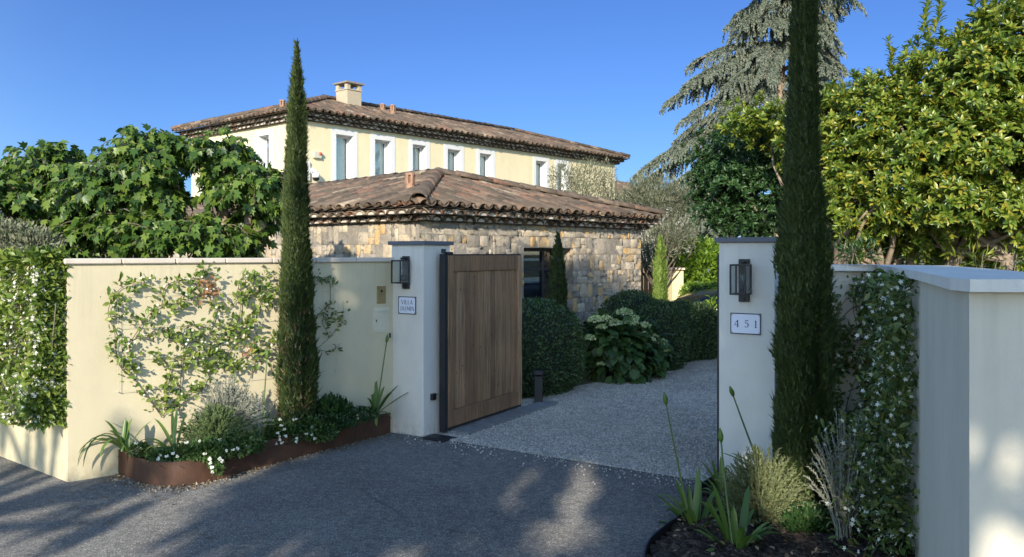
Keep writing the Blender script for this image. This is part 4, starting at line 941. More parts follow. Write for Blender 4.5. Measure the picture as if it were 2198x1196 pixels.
# ------------------------------------------------------------------ plants
UP = V(0, 0, 1)
def ell_points(ells, n, inner=.5, power=.5):
    """points inside a union of ellipsoids (c, r), biased to the outside; returns points and outward directions"""
    wts = np.array([(e[1][0] * e[1][1] * e[1][2]) ** .67 for e in ells]); k = rng.choice(len(ells), n, p=wts / wts.sum())
    c = np.array([e[0] for e in ells], float)[k]; r = np.array([e[1] for e in ells], float)[k]; d = rdir(n)
    f = inner + (1 - inner) * rng.uniform(0, 1, n) ** power
    return c + d * r * f[:, None], unit(d / r)
def rosettes(P, A, k, L, W, e0=.35, e1=1.25, tm=LEAF8, jit=.3):
    """k leaves round every shoot tip"""
    n = len(P); P2 = np.repeat(P, k, 0); A2 = unit(np.repeat(unit(A), k, 0) + rng.normal(0, .05, (n * k, 3)))
    ref = unit(np.cross(A2, V(.3, .5, .81))); bi = np.cross(A2, ref); j = np.tile(np.arange(k), n); a = j * 2.39996 + np.repeat(rng.uniform(0, 6.28, n), k)
    e = e0 + (e1 - e0) * (1 - j / k) + rng.normal(0, .12, n * k)          # angle from the shoot axis
    rad = ref * np.cos(a)[:, None] + bi * np.sin(a)[:, None]
    D = A2 * np.cos(e)[:, None] + rad * np.sin(e)[:, None]; N = A2 * np.sin(e)[:, None] - rad * np.cos(e)[:, None] + rdir(n * k) * jit
    s = L * rng.uniform(.7, 1.15, n * k) * (.6 + .4 * np.sin(e)); P2 = P2 - A2 * (j / k * -.0 + (1 - j / k) * L * .35)[:, None]
    return scatter(tm, P2, D, N, s, s * W / L)
def limb(mb, p0, p1, r0, r1, bend=.15, n=6, seg=7):
    p0, p1 = np.asarray(p0, float), np.asarray(p1, float); L = np.linalg.norm(p1 - p0); m = rng.normal(0, bend * L, 3) * [1, 1, .4]
    pts = [p0 + (p1 - p0) * t + m * math.sin(t * math.pi) * (1 - .3 * t) + (rng.normal(0, .012 * L, 3) if 0 < t < 1 else 0) for t in np.linspace(0, 1, n)]
    mb.tube(pts, list(np.linspace(r0, r1, n)), seg); return pts
def pxE(px, py, Y, rx, rz, ry): return (V((px - CX) / FPX * Y, Y, EYE + (HOR - py) * Y / FPX), V(rx * Y / FPX, ry, rz * Y / FPX))

# ---- Italian cypresses
def cypress(x, y, z0, prof, label, n, mat='cyp', ln=(.05, .11), wd=.011, lean=(0, 0), tilt=.32, group=None, name='cypress_tree', browns=0):
    """prof: (height, radius)"""
    r = empty(name, (x, y, z0), label, 'tree', group); zs = np.array([p[0] for p in prof]); rs = np.array([p[1] for p in prof]); H = zs[-1]
    cxz = lambda z: np.c_[x + lean[0] * (z - z0), y + lean[1] * (z - z0)]
    ph = rng.uniform(0, 6.28, 6)
    lump = lambda a, z: 1 + .10 * np.sin(3 * a + ph[0] + z * 2.1) + .07 * np.sin(5 * a - z * 3.7 + ph[1]) + .06 * np.sin(z * 9 + 2 * a + ph[2]) + .07 * np.sin(z * 21 - 3 * a + ph[3]) + .08 * np.sin(9 * a + ph[4] + 1.6 * np.sin(z * 2.7 + ph[5]))
    cum = np.cumsum(np.r_[0, (rs[1:] + rs[:-1]) / 2 * np.diff(zs)]); k = 6; m = n // k; q = rng.uniform(0, cum[-1], m); z = np.interp(q, cum, zs); a = rng.uniform(0, 2 * math.pi, m)
    rad = np.interp(z, zs, rs) * lump(a, z) * rng.uniform(.72, .97, m); st = rng.random(m) < .09; rad = rad * np.where(st, rng.uniform(1.02, 1.20, m), 1)
    O = np.c_[np.cos(a), np.sin(a), np.zeros(m)]; B = np.c_[cxz(z) + O[:, :2] * rad[:, None], z]; A0 = unit(O * rng.uniform(.05, tilt * 2.2, m)[:, None] + UP * rng.uniform(.7, 1, m)[:, None] + rdir(m) * .25); F_ = unit(np.cross(A0, rdir(m)))
    j = np.tile(np.arange(k) - (k - 1) / 2, m); rep = lambda x: np.repeat(x, k, 0); A = unit(rep(A0) + rep(F_) * (j * .20)[:, None] + rdir(m * k) * .14); S = rng.uniform(ln[0], ln[1], m * k) * rep(np.where(z > H - .25, .7, 1)) * (1 - np.abs(j) * .12)
    P = rep(B) + rep(A0) * (rng.uniform(-.3, .3, m * k) * S)[:, None] - A * S[:, None] * .4
    np_mesh('crown', *scatter(SPIKE, P, A, rep(O) + rdir(m * k) * .4, S, np.full(m * k, wd)), M[mat], r)
    if browns:
        m = browns; zz = z0 + rng.uniform(.0, 1, m) ** 2 * (H - z0) * .45; aa = rng.uniform(3.4, 5.9, m); rr = np.interp(zz, zs, rs) * lump(aa, zz) * .98; OO = np.c_[np.cos(aa), np.sin(aa), np.zeros(m)]
        ctr = rng.integers(0, 9, m); zz = z0 + .15 + ctr * .11 + rng.normal(0, .05, m); rr = np.interp(zz, zs, rs) * .99
        np_mesh('dry_sprigs', *scatter(SPIKE, np.c_[cxz(zz) + OO[:, :2] * rr[:, None], zz], OO * .5 + UP + rdir(m) * .5, OO, rng.uniform(.03, .07, m), np.full(m, .011)), M['litter'], r)['kind'] = 'stuff'
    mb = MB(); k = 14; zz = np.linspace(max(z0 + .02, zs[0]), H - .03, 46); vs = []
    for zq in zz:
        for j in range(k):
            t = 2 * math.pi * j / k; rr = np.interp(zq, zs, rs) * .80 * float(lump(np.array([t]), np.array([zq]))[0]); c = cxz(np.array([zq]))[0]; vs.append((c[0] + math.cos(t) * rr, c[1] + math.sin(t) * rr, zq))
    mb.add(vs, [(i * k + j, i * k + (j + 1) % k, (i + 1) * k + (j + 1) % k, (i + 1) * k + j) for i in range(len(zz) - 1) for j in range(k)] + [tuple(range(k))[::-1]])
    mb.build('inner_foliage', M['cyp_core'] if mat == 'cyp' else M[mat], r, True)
    mb = MB(); mb.tube([(x, y, z0 - .05), (x, y, z0 + .35), (x + lean[0] * 1.2, y + lean[1] * 1.2, z0 + 1.2)], [.045, .038, .02], 8); mb.build('trunk', M['bark'], r)
    return r
def prof_px(Y, rows):
    return [(EYE + (HOR - py) * Y / FPX, max(.012, hw * Y / FPX)) for py, hw in rows][::-1]
YL = 6.96
cypress((637 - CX) / FPX * YL, YL, .12, prof_px(YL, [(92, 1), (112, 3), (150, 8), (200, 12.5), (260, 17.5), (320, 19), (400, 22), (500, 26), (600, 29), (700, 34), (800, 39), (860, 40), (900, 32), (935, 18)]), 'slender cypress with sunlit top standing in the rusted planter', 66000, browns=170)
YR = 5.30
cypress((1722 - CX) / FPX * YR, YR, .05, prof_px(YR, [(-330, 3), (-240, 12), (-120, 18), (0, 22), (100, 25), (200, 27), (300, 30), (400, 35), (500, 45), (560, 54), (620, 50), (700, 53), (800, 55), (950, 56), (1020, 48), (1070, 30)]), 'tall dark cypress rising past the picture top beside the 451 pillar', 130000, ln=(.04, .10), wd=.010, lean=(.004, 0))
cypress(.70, 12.75, .0, prof_px(12.75, [(500, 2), (525, 7), (560, 13), (600, 17), (650, 19), (690, 17), (760, 14), (778, 8)]), 'narrow dark cypress in front of the glazed door of the stone house', 9000, ln=(.06, .12), wd=.024)
cypress(2.87, 16.2, .0, prof_px(16.2, [(508, 3), (530, 9), (560, 12), (600, 14), (650, 14), (700, 11), (725, 6)]), 'slim lime green cypress at the corner of the stone house', 6000, mat='limecyp', ln=(.07, .14), wd=.028)
YK = 11.6
cypress((2022 - CX) / FPX * YK, YK, .0, prof_px(YK, [(478, 2), (500, 10), (530, 16), (560, 21), (600, 24), (700, 24), (800, 18)]), 'sunlit lime green conical conifer under the broad evergreen trees', 6000, mat='limecyp', ln=(.06, .12), wd=.026)

# ---- mulberries behind the wall
def mulberry(label, trunk, ells, nshoot, per=15):
    r = empty('mulberry_tree', trunk, label, 'tree', 'mulberry trees behind the wall'); tr = np.asarray(trunk, float)
    mb = MB(); fork = tr + V(0, 0, 1.5); limb(mb, tr, fork, .11, .085, .02); heads = []
    for c, e in ells:
        h = c + rng.normal(0, .08, 3) - V(0, 0, e[2] * .25); limb(mb, fork - V(0, 0, .1), h, .06, .04, .10); heads.append(h)
    mb.build('trunk', M['palebark'], r, True)
    sh = MB(); LP_, LA, LN = [], [], []; area = np.array([e[0] * e[2] for c, e in ells]); area = area / area.sum()
    for i in range(nshoot):
        k = rng.choice(len(ells), p=area); c, e = ells[k]
        d = rdir(1)[0]; d[2] = d[2] * .75 + .25; d = unit(d); d[1] -= .25 * (rng.random() < .6); tip = c + d * e * (rng.uniform(.55, 1.08) if rng.random() < .85 else rng.uniform(1.05, 1.3))
        st = c + (tip - c) * .15 + rng.normal(0, .1, 3); mid = (st + tip) / 2 + V(0, 0, .10 + .1 * rng.random()); pts = bez(st, mid + V(0, 0, .06), tip, 8)
        sh.tube(pts, list(np.linspace(.010, .004, 8)), 4, cap=False)
        for q in range(per):
            t = .22 + .78 * q / (per - 1); p = (1 - t) ** 2 * st + 2 * t * (1 - t) * (mid + V(0, 0, .06)) + t * t * tip
            sd = rdir(1)[0] * [1, 1, .3]; out = unit(p - c)
            LP_.append(p + sd * .035); LA.append(unit(sd * .6 + out * .45 - UP * rng.uniform(.3, 1.3))); LN.append(UP * .45 + out * .8 - V(.1, .4, 0) * .5 + rng.normal(0, .42, 3))
    n = len(LP_); s = rng.uniform(.055, .135, n)
    np_mesh('crown', *scatter(PALM, np.array(LP_), np.array(LA), np.array(LN), s, s * .85), M['mulb'], r)
    sh.build('shoots', M['woodystem'], r, True, False); return r
mulberry('mulberry tree of glossy lobed leaves, farthest from the rusted planter along the wall', ((75 - CX) / FPX * 9.9, 9.9, 0), [pxE(40, 415, 10.0, 105, 75, .75), pxE(140, 385, 9.8, 88, 72, .7), pxE(60, 480, 9.6, 115, 60, .6), pxE(170, 460, 9.5, 80, 70, .6), pxE(-80, 420, 10, 110, 80, .7), pxE(110, 540, 9.0, 130, 48, .4), pxE(20, 450, 9.0, 80, 60, .4)], 560)
mulberry('tallest mulberry tree of big lobed leaves, behind the wall between two others', ((310 - CX) / FPX * 9.5, 9.5, 0), [pxE(310, 360, 9.5, 85, 78, .7), pxE(250, 420, 9.3, 90, 75, .7), pxE(340, 440, 9.3, 62, 80, .6), pxE(240, 515, 8.9, 110, 55, .45), pxE(350, 525, 8.8, 70, 50, .4), pxE(370, 345, 9.7, 50, 45, .5)], 560)
mulberry('loosest mulberry tree with gaps, behind the wall next to the slender cypress', ((500 - CX) / FPX * 9.6, 9.6, 0), [pxE(480, 355, 9.6, 78, 55, .6), pxE(540, 420, 9.5, 62, 72, .5), pxE(480, 420, 9.5, 40, 50, .4), pxE(548, 490, 9.9, 68, 42, .45), pxE(430, 520, 8.9, 80, 48, .4), pxE(500, 540, 9.2, 70, 35, .35), pxE(590, 440, 9.4, 34, 80, .35)], 350)

def leafy(name, label, cat, ells, n, L, W, mat, axis_up=.4, inner=.45, tm=LEAF, group=None, base=None, stems=0, droop=0.0, power=.5, pname='foliage'):
    c = np.mean([e[0] for e in ells], 0); b = base if base is not None else (c[0], c[1], 0); r = empty(name, b, label, cat, group)
    P, O = ell_points(ells, n, inner, power); A = unit(O + UP * axis_up + rdir(n) * .7 - UP * droop); N = UP * .7 + O * .5 + rdir(n) * .55; s = L * rng.uniform(.65, 1.2, n)
    np_mesh(pname, *scatter(tm, P, A, N, s, s * W / L), M[mat], r)
    if stems:
        mb = MB()
        for e in ells:
            for _ in range(stems): limb(mb, V(*b) + V(rng.normal(0, .03), rng.normal(0, .03), 0), e[0] + rdir(1)[0] * e[1] * .8, .012, .004, .08, 6, 5)
        mb.build('stems', M['woodystem'], r, True)
    return r
leafy('flowering_shrub', 'grey green arching shrub showing above the flowering jasmine hedge', 'shrub', [pxE(20, 515, 7.5, 75, 42, .3), pxE(85, 525, 7.4, 45, 30, .25), pxE(-60, 500, 7.7, 70, 60, .3)], 4200, .05, .02, 'olive', .7, .3, base=(-4.4, 7.45, 0), stems=10)

# ---- rosette-leaved evergreens on the right
def evergreen(label, trunks, ells, ntip, mat='pitt', L=.095, W=.036, k=11, extra=None, reach=.85, fork=1.35):
    r = empty('broad_evergreen_tree', trunks[0], label, 'tree'); mb = MB()
    for t in trunks:
        f = V(*t) + V(rng.normal(0, .08), rng.normal(0, .05), fork + rng.uniform(-.1, .2)); limb(mb, t, f, .085, .06, .05)
        for c, e in ells:
            if abs(c[0] - t[0]) < reach and c[2] > 1.5: 
                for _ in range(3): limb(mb, f - V(0, 0, rng.uniform(0, .25)), c + rdir(1)[0] * e * .75, .036, .010, .12, 7, 6)
    mb.build('trunk', M['palebark'], r, True)
    nc = ntip // 6; Cc, Oc = ell_points(ells, nc, .66, .5); P = np.repeat(Cc, 6, 0) + rng.normal(0, .085, (nc * 6, 3)); O = np.repeat(Oc, 6, 0); ntip = nc * 6; O[:, 2] += .35
    A = unit(O + UP * .35 + (P - np.repeat(Cc, 6, 0)) * 6 + rdir(ntip) * .3); parts = [rosettes(P, A, k, L, W)]
    m = ntip // 5; P2, O2 = ell_points(ells, m, .25, 1.0); parts.append(rosettes(P2, unit(O2 + UP * .4 + rdir(m) * .5), k - 3, L, W))
    if extra:
        for (px, py, Y, h) in extra:
            b = V((px - CX) / FPX * Y, Y, EYE + (HOR - py) * Y / FPX); ns = int(h / .05)
            pts = np.array([b + UP * (h * i / ns) + V(rng.normal(0, .008), 0, 0) + V(.05 * math.sin(i * .4 + px), 0, 0) for i in range(ns)])
            parts.append(rosettes(pts, np.tile(UP, (ns, 1)) + rng.normal(0, .08, (ns, 3)), 8, L * 1.0, W * .9, .35, .95))
    np_mesh('crown', *join(parts), M[mat], r); return r
evergreen('broad yellow green evergreen with shoots, between the tall cypress and the leaning trunk', [((1888 - CX) / FPX * 9.6, 9.6, 0), ((1800 - CX) / FPX * 9.9, 9.9, 0)],
          [pxE(1850, 260, 9.8, 90, 90, .8), pxE(1780, 330, 9.9, 70, 130, .7), pxE(1880, 370, 9.5, 100, 90, .8), pxE(1830, 450, 9.5, 90, 60, .7), pxE(1620, 265, 10.2, 60, 30, .4), pxE(1700, 300, 10.2, 60, 60, .5), pxE(1830, 510, 9.9, 70, 40, .5), pxE(1930, 490, 10, 70, 45, .5)], 2200,
          extra=[(1920, 170, 9.6, .38), (1870, 190, 9.7, .25), (1845, 200, 9.7, .2), (1905, 140, 9.6, .35)])
evergreen('largest yellow green evergreen crown at the picture edge, over two grey trunks', [((2052 - CX) / FPX * 9.1, 9.1, 0), ((2134 - CX) / FPX * 8.8, 8.8, 0), ((1975 - CX) / FPX * 9.5, 9.5, 0)],
          [pxE(2040, 190, 9.2, 120, 110, .9), pxE(2160, 150, 9.0, 110, 130, .9), pxE(1985, 300, 9.2, 110, 100, .9), pxE(2110, 330, 8.9, 130, 110, .9), pxE(2010, 430, 9.0, 110, 65, .8), pxE(2150, 450, 8.7, 110, 60, .7), pxE(2260, 250, 9, 120, 160, .9), pxE(2240, 420, 8.7, 90, 80, .7), pxE(2020, 500, 9.3, 70, 45, .5), pxE(2170, 515, 9.1, 80, 45, .5), pxE(2090, 520, 9.2, 50, 35, .4)], 4800, L=.105, W=.040, fork=1.85,
          extra=[(1995, 80, 9.2, .42), (2010, 65, 9.2, .40), (2060, 85, 9.2, .22), (2120, 45, 9.1, .42), (2135, 30, 9.1, .5), (2160, 20, 9, .5), (2182, 10, 9, .55), (2100, 70, 9.1, .3), (1960, 130, 9.3, .3), (1935, 150, 9.3, .28)])
evergreen('dense dark evergreen bush behind the cap of the 451 pillar', [(4.3, 11.0, 0)], [pxE(1590, 345, 11.4, 88, 75, .7), pxE(1560, 420, 11.3, 70, 80, .6), pxE(1640, 420, 11.2, 65, 90, .6), pxE(1540, 360, 11.5, 55, 70, .5), pxE(1600, 480, 11.2, 85, 35, .5)], 1700, 'darkleaf', .085, .03, 10, fork=1.3, reach=2.2)
for (lab, ells, n, mt) in (('dark garden hedge under the broad evergreens, behind the curved wall', [pxE(1850, 500, 12.6, 120, 75, .5), pxE(2000, 510, 12.8, 120, 70, .5), pxE(2150, 505, 12.4, 120, 75, .5), pxE(2300, 500, 12.2, 120, 80, .5), pxE(1720, 520, 12.9, 80, 60, .5)], 9000, 'darkleaf'),):
    e2 = [(c - V(0, 0, .55), r_ + V(0, 0, .55)) for c, r_ in ells]
    leafy('garden_hedge', lab, 'hedge', e2, n * 2, .10, .045, mt, .3, .55, tm=LEAF, base=(7.3, 12.6, 0), stems=6)
leafy('strap_leaved_shrub', 'sunlit spiky leaved shrub behind the wall near the leaning trunk', 'shrub', [pxE(1850, 545, 8.6, 35, 22, .25), pxE(1825, 545, 8.7, 22, 15, .2)], 110, .14, .016, 'darkleaf', .6, .2, base=((1845 - CX) / FPX * 8.6, 8.6, 0), stems=6)
leafy('strap_leaved_shrub', 'sunlit spiky leaved shrub behind the wall at the foot of the two grey trunks', 'shrub', [pxE(2085, 555, 8.3, 32, 22, .25), pxE(2165, 555, 8.2, 25, 22, .2)], 60, .13, .015, 'pitt', .6, .2, base=((2110 - CX) / FPX * 8.3, 8.3, 0), stems=6)

# ---- blue cedar: whorls of drooping limbs
def cedar(label, x, y, H, limbs, nfill):
    r = empty('weeping_cedar', (x, y, 0), label, 'tree'); mb = MB(); tp = V(x + .15, y, H); mb.tube([(x, y, -.1), (x + .05, y, H * .35), (x + .12, y, H * .7), tp], [.26, .2, .12, .02], 10)
    Pp, Aa, Nn, Ss = [], [], [], []
    L_ = list(limbs)
    for _ in range(nfill):
        a = rng.uniform(0, 2 * math.pi); zb = rng.uniform(1.5, H - .8); R = (1.0 + 3.5 * (1 - zb / H)) * rng.uniform(.6, 1.05)
        L_.append((zb, V(x + math.cos(a) * R, y + math.sin(a) * R, zb - .15 - R * rng.uniform(.05, .22))))
    for zb, tip in L_:
        st = V(x + .1, y, zb); L = np.linalg.norm(tip - st); mid = (st + tip) / 2 + V(0, 0, .22 * L); pts = bez(st, mid, tip, 12); mb.tube(pts, list(np.linspace(.055, .010, 12)), 5, cap=False)
        hor = unit((tip - st) * [1, 1, 0]); sd = V(-hor[1], hor[0], 0)
        for i in range(int(L * 44)):
            t = rng.uniform(.12, 1.0) ** .8; p = (1 - t) ** 2 * st + 2 * t * (1 - t) * mid + t * t * tip; side = rng.choice([-1, 1]); sl_ = (.25 + .75 * rng.random()) * (.35 + .65 * math.sin(min(1, t * 1.1) * 2.6)) * .85
            d0 = unit(hor * .7 + sd * side * rng.uniform(.2, 1.0)); q = p.copy(); dd = d0.copy(); m_ = int(sl_ / .045) + 2
            for j in range(m_):                       # branchlet bows out, then hangs
                dd = unit(dd - UP * .16); q = q + dd * .045
                for _ in range(2 if rng.random() < .8 else 3):
                    Pp.append(q + rng.normal(0, .008, 3)); Aa.append(dd * .7 + rdir(1)[0] * .55); Nn.append(rdir(1)[0]); Ss.append(rng.uniform(.055, .10))
    mb.build('trunk', M['palebark'], r, True)
    n = len(Pp); np_mesh('crown', *scatter(SPIKE, np.array(Pp), np.array(Aa), np.array(Nn), np.array(Ss), np.full(n, .042)), M['cedar'], r); return r
YC2 = 26.0
pt = lambda px, py, dy=0: V((px - CX) / FPX * (YC2 + dy), YC2 + dy, EYE + (HOR - py) * (YC2 + dy) / FPX)
lim = [(EYE + (HOR - zpy) * YC2 / FPX, pt(px, py, dy)) for zpy, px, py, dy in (
    (60, 1582, 75, -.5), (60, 1600, 40, .4), (20, 1590, 55, -1), (100, 1490, 135, -.6), (120, 1500, 170, .5), (130, 1478, 180, -1.2), (170, 1440, 215, -.5), (190, 1470, 260, -1.4), (210, 1455, 300, .6), (250, 1432, 330, -.8), (270, 1375, 370, -1.2),
    (300, 1372, 400, -.3), (320, 1410, 430, -1.8), (350, 1440, 470, -2.2), (390, 1450, 520, -2.4), (420, 1490, 560, -3), (430, 1520, 540, -3), (300, 1480, 400, -2.6), (240, 1560, 320, -2.8), (160, 1620, 250, -2.6), (100, 1640, 170, -2.2), (200, 1540, 250, -2), (140, 1560, 190, -1.6),
    (60, 1780, 70, -.5), (110, 1800, 140, -.6), (150, 1790, 160, .6), (20, 1800, 20, -.4), (-20, 1840, 10, -.5), (180, 1795, 200, -1), (220, 1780, 260, -1), (-20, 1740, 20, -1.2), (-40, 1650, 20, -1), (-30, 1610, 20, .5), (90, 1740, 110, -1.8))]
cedar('blue grey weeping cedar with layered drooping branches above the dark bush', (1668 - CX) / FPX * YC2, YC2, 11.6, lim + [(zq, V((1668 - CX) / FPX * YC2 + rng.uniform(-1.6, 1.6), YC2 - rng.uniform(.5, 2.4), zq - rng.uniform(.3, .9))) for zq in np.linspace(3.0, 10.6, 26)], 60)

# ---- olives, laurel, clipped hedge at the end of the drive
def olive(label, base, ells, n):
    r = leafy('olive_tree', label, 'tree', ells, n, .085, .016, 'olive', .8, .25, base=base, stems=0, power=.8, pname='crown')
    mb = MB(); f = V(*base) + V(0, 0, .9); limb(mb, base, f, .09, .06, .04)
    for c, e in ells:
        for _ in range(4): limb(mb, f, c + rdir(1)[0] * e * .8, .03, .006, .10, 6, 5)
    mb.build('trunk', M['bark'], r, True); return r
olive('silvery olive tree in front of the villa behind the stone roof', ((1255 - CX) / FPX * 20.6, 20.6, 0), [pxE(1210, 385, 20.6, 35, 38, .5), pxE(1265, 380, 20.6, 42, 40, .5), pxE(1245, 420, 20.5, 60, 38, .5), pxE(1305, 390, 20.7, 20, 50, .35), pxE(1320, 430, 20.6, 40, 30, .4)], 5200)
olive('olive tree below the cedar at the end of the stone house', ((1410 - CX) / FPX * 18.0, 18.0, 0), [pxE(1370, 420, 18.2, 35, 40, .4), pxE(1400, 450, 18, 45, 55, .5), pxE(1440, 430, 18.2, 40, 50, .5), pxE(1415, 520, 17.8, 50, 45, .5), pxE(1390, 550, 17.6, 22, 30, .3), pxE(1350, 450, 18.2, 30, 40, .3), pxE(1460, 500, 17.9, 40, 45, .4), pxE(1400, 400, 18.4, 40, 30, .4), pxE(1480, 440, 18.1, 40, 60, .4)], 13500)
leafy('laurel_hedge', 'bright yellow green laurel hedge in the sun at the end of the drive', 'hedge', [pxE(1460, 590, 19.5, 25, 40, .4), pxE(1510, 585, 19.4, 45, 45, .5), pxE(1450, 570, 19.6, 20, 40, .3), pxE(1570, 580, 19.5, 40, 50, .5), pxE(1490, 620, 19.3, 50, 40, .4), pxE(1500, 545, 19.6, 50, 30, .4), pxE(1440, 545, 19.7, 25, 25, .3)], 6200, .13, .06, 'lime', .3, .5, tm=LEAF8, base=(4.3, 19.4, 0), stems=4)
def superell(n, c, r, p=2.6, zc=-.9):
    """points on a rounded box; returns points and normals"""
    d = rdir(n * 2); d = d[d[:, 2] > zc][:n]; q = (np.abs(d) ** p).sum(1) ** (-1 / p); P = d * q[:, None]; N = np.sign(d) * np.abs(P) ** (p - 1)
    return np.asarray(c) + P * r, unit(N / np.asarray(r))
def clipped(label, c, r, n, L, mat='hedge', yaw=0.0, p=2.6, name='clipped_hedge', group='rounded hedge mounds along the drive', core='hedge_core', cat='hedge', rough=.02):
    c = np.asarray(c, float); r = np.asarray(r, float); root = empty(name, (c[0], c[1], 0), label, cat, group); R = np.array([[math.cos(yaw), -math.sin(yaw), 0], [math.sin(yaw), math.cos(yaw), 0], [0, 0, 1]])
    P, N = superell(n, (0, 0, 0), r, p); n = len(P); w_ = np.sin(P[:, 0] * 9 + c[0] * 5) * np.sin(P[:, 2] * 8 + 1) * np.sin(P[:, 1] * 10)
    P = P + N * (rng.normal(0, rough, n) + .02 * w_)[:, None]; P, N = P @ R.T + c, N @ R.T
    A = unit(N * .8 + UP * .35 + rdir(n) * .75); s = L * rng.uniform(.6, 1.2, n)
    np_mesh('foliage', *scatter(LEAF, P - A * s[:, None] * .4, A, N + rdir(n) * .6, s, s * .52), M[mat], root)
    mb = MB(); k, m = 20, 12; vs = []
    for i in range(m + 1):
        t = math.pi * i / m
        for j in range(k):
            d = V(math.sin(t) * math.cos(2 * math.pi * j / k), math.sin(t) * math.sin(2 * math.pi * j / k), math.cos(t)); q = (np.abs(d) ** p).sum() ** (-1 / p); vs.append(R @ (d * q * r * .94) + c)
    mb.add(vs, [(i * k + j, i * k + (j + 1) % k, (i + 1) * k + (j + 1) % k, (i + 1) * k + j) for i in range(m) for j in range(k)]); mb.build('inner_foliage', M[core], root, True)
    return root
yw = math.atan2(.754, .656)
clipped('sunlit square clipped hedge behind the parked car', (4.20, 17.4, .45), (.66, .42, .58), 6000, .06, 'lime', .1, 6, 'trimmed_hedge', None, 'hedge_core')
clipped('largest rounded hedge mound, nearest the open timber gate', (.22, 10.05, .48), (.70, .52, .60), 17000, .036, yaw=yw, p=2.5)
clipped('rounded hedge mound behind the hydrangea against the stone house', (1.80, 12.6, .45), (.54, .44, .62), 9000, .040, yaw=yw, p=2.5)
clipped('smaller rounded hedge mound just beside the hydrangea flowers', (2.13, 12.05, .42), (.40, .36, .54), 7500, .040, yaw=yw, p=2.4)
clipped('dark hedge mound squeezed behind the second ball past the hydrangea', (2.56, 12.95, .40), (.34, .32, .50), 6500, .042, yaw=yw, p=2.6)
clipped('last hedge mound with its sunlit top in front of the parked car', (2.93, 13.25, .38), (.32, .32, .47), 6500, .042, yaw=yw, p=2.6)
# low plants at the far corner of the drive
leafy('bedding_plant', 'sunlit yellow green border plant at the far end of the drive', 'plant', [pxE(1530, 690, 13.4, 10, 55, .15), pxE(1545, 720, 13.3, 20, 30, .2)], 420, .12, .03, 'lime', .8, .2, base=(3.25, 13.4, 0), stems=4)
# ---- hydrangea
hy = empty('hydrangea_shrub', (1.45, 11.1, 0), 'leafy hydrangea with pale lime flower heads between the hedge mounds', 'shrub'); hE = [pxE(1330, 760, 11.0, 75, 70, .45), pxE(1300, 730, 10.9, 55, 50, .4), pxE(1385, 760, 11.3, 48, 58, .35), pxE(1340, 710, 11.2, 65, 30, .35)]
P, O = ell_points(hE, 1500, .6, .5); A = unit(O * .8 + rdir(1500) * .5 - UP * .35); s = rng.uniform(.10, .17, 1500)
np_mesh('foliage', *scatter(LEAF8, P, A, UP * .6 + O * .8 + rdir(1500) * .25, s, s * .72), M['hydr'], hy)
mb = MB(); [limb(mb, (1.45 + rng.normal(0, .2), 11.1 + rng.normal(0, .15), 0), P[i] , .010, .005, .05, 5, 5) for i in range(40)]; mb.build('stems', M['woodystem'], hy, True)
for (px, py, k_) in ((1278, 688, 1), (1300, 686, .9), (1340, 672, 1), (1318, 694, 1), (1352, 694, 1), (1360, 684, .8), (1382, 700, .9), (1378, 714, .7), (1292, 703, .7), (1394, 730, .8), (1342, 738, .95), (1420, 736, .8), (1427, 752, .85), (1405, 722, .6), (1315, 725, .6), (1265, 727, .8), (1358, 720, .5), (1290, 782, .5)):
    Yh = 10.42 + (px - 1265) * .0045; c = V((px - CX) / FPX * Yh, Yh, EYE + (HOR - py) * Yh / FPX); m = 150; d = rdir(m); d[:, 2] = np.abs(d[:, 2]) * .8 - .12
    Pf = c + d * np.array([.095, .095, .075]) * k_; ss = np.full(m, .030) * k_
    np_mesh('flower_head', *scatter(LEAF, Pf, rdir(m) * .9 + d * .2, d + rdir(m) * .3, ss, ss), M['hydrfl'], hy)
# low light beside the hedge
bl = empty('bollard_light', (.29, 9.22, 0), 'slim dark bollard light at the foot of the first hedge mound', 'lamp')
mb = MB(); mb.cbox((.29, 9.22, .15), .09, .09, .32, bev=.004); mb.build('post', M['steel'], bl); mb = MB(); mb.cbox((.29, 9.22, .345), .10, .10, .05, bev=.006); mb.build('lamp_head', M['steel'], bl)
# ------------------------------------------------------------------ climbers and bedding near the viewer
def vine(wallfn, lines, x0, y0, sc, out, stem_r, per, L, matL, name_root, parts, flowers=0, spread=.03, wdt=.45):
    st = parts['stems']; LP_, LA, LN = [], [], []
    for ln in lines:
        pts = smooth_poly([V(x0 + a / sc, y0 + b / sc) for a, b in ln], 7); w3 = []
        for q in pts:
            p, nrm = wallfn(q[0], q[1]); w3.append(p + nrm * (.012 + abs(rng.normal(0, .006))))
        st.tube(w3, list(np.linspace(stem_r, stem_r * .45, len(w3))), 5)
        cum = np.cumsum([0] + [np.linalg.norm(w3[i + 1] - w3[i]) for i in range(len(w3) - 1)]); tot = cum[-1]; m = int(tot * per)
        dens = rng.uniform(0, 6.28)
        for _ in range(m):
            s = rng.uniform(.05, 1.0) * tot
            if math.sin(s * 11 + dens) < -.55 and rng.random() < .75: continue
            i = min(len(w3) - 2, int(np.searchsorted(cum, s)) - 1); i = max(i, 0); f = (s - cum[i]) / max(1e-6, cum[i + 1] - cum[i]); p = w3[i] + (w3[i + 1] - w3[i]) * f; _, nrm = wallfn(pts[i][0], pts[i][1])
            tg = unit(w3[i + 1] - w3[i]); off = rng.normal(0, spread, 3); off = off - nrm * (off @ nrm) + nrm * abs(rng.normal(0, out))
            LP_.append(p + off + nrm * .012); LA.append(tg * .3 + rdir(1)[0] * .8 + nrm * .35 + UP * .15); LN.append(nrm * .8 + UP * .4 + rng.normal(0, .4, 3))
    return np.array(LP_), np.array(LA), np.array(LN)
def wallL(px, py): return onW(px, py), N3
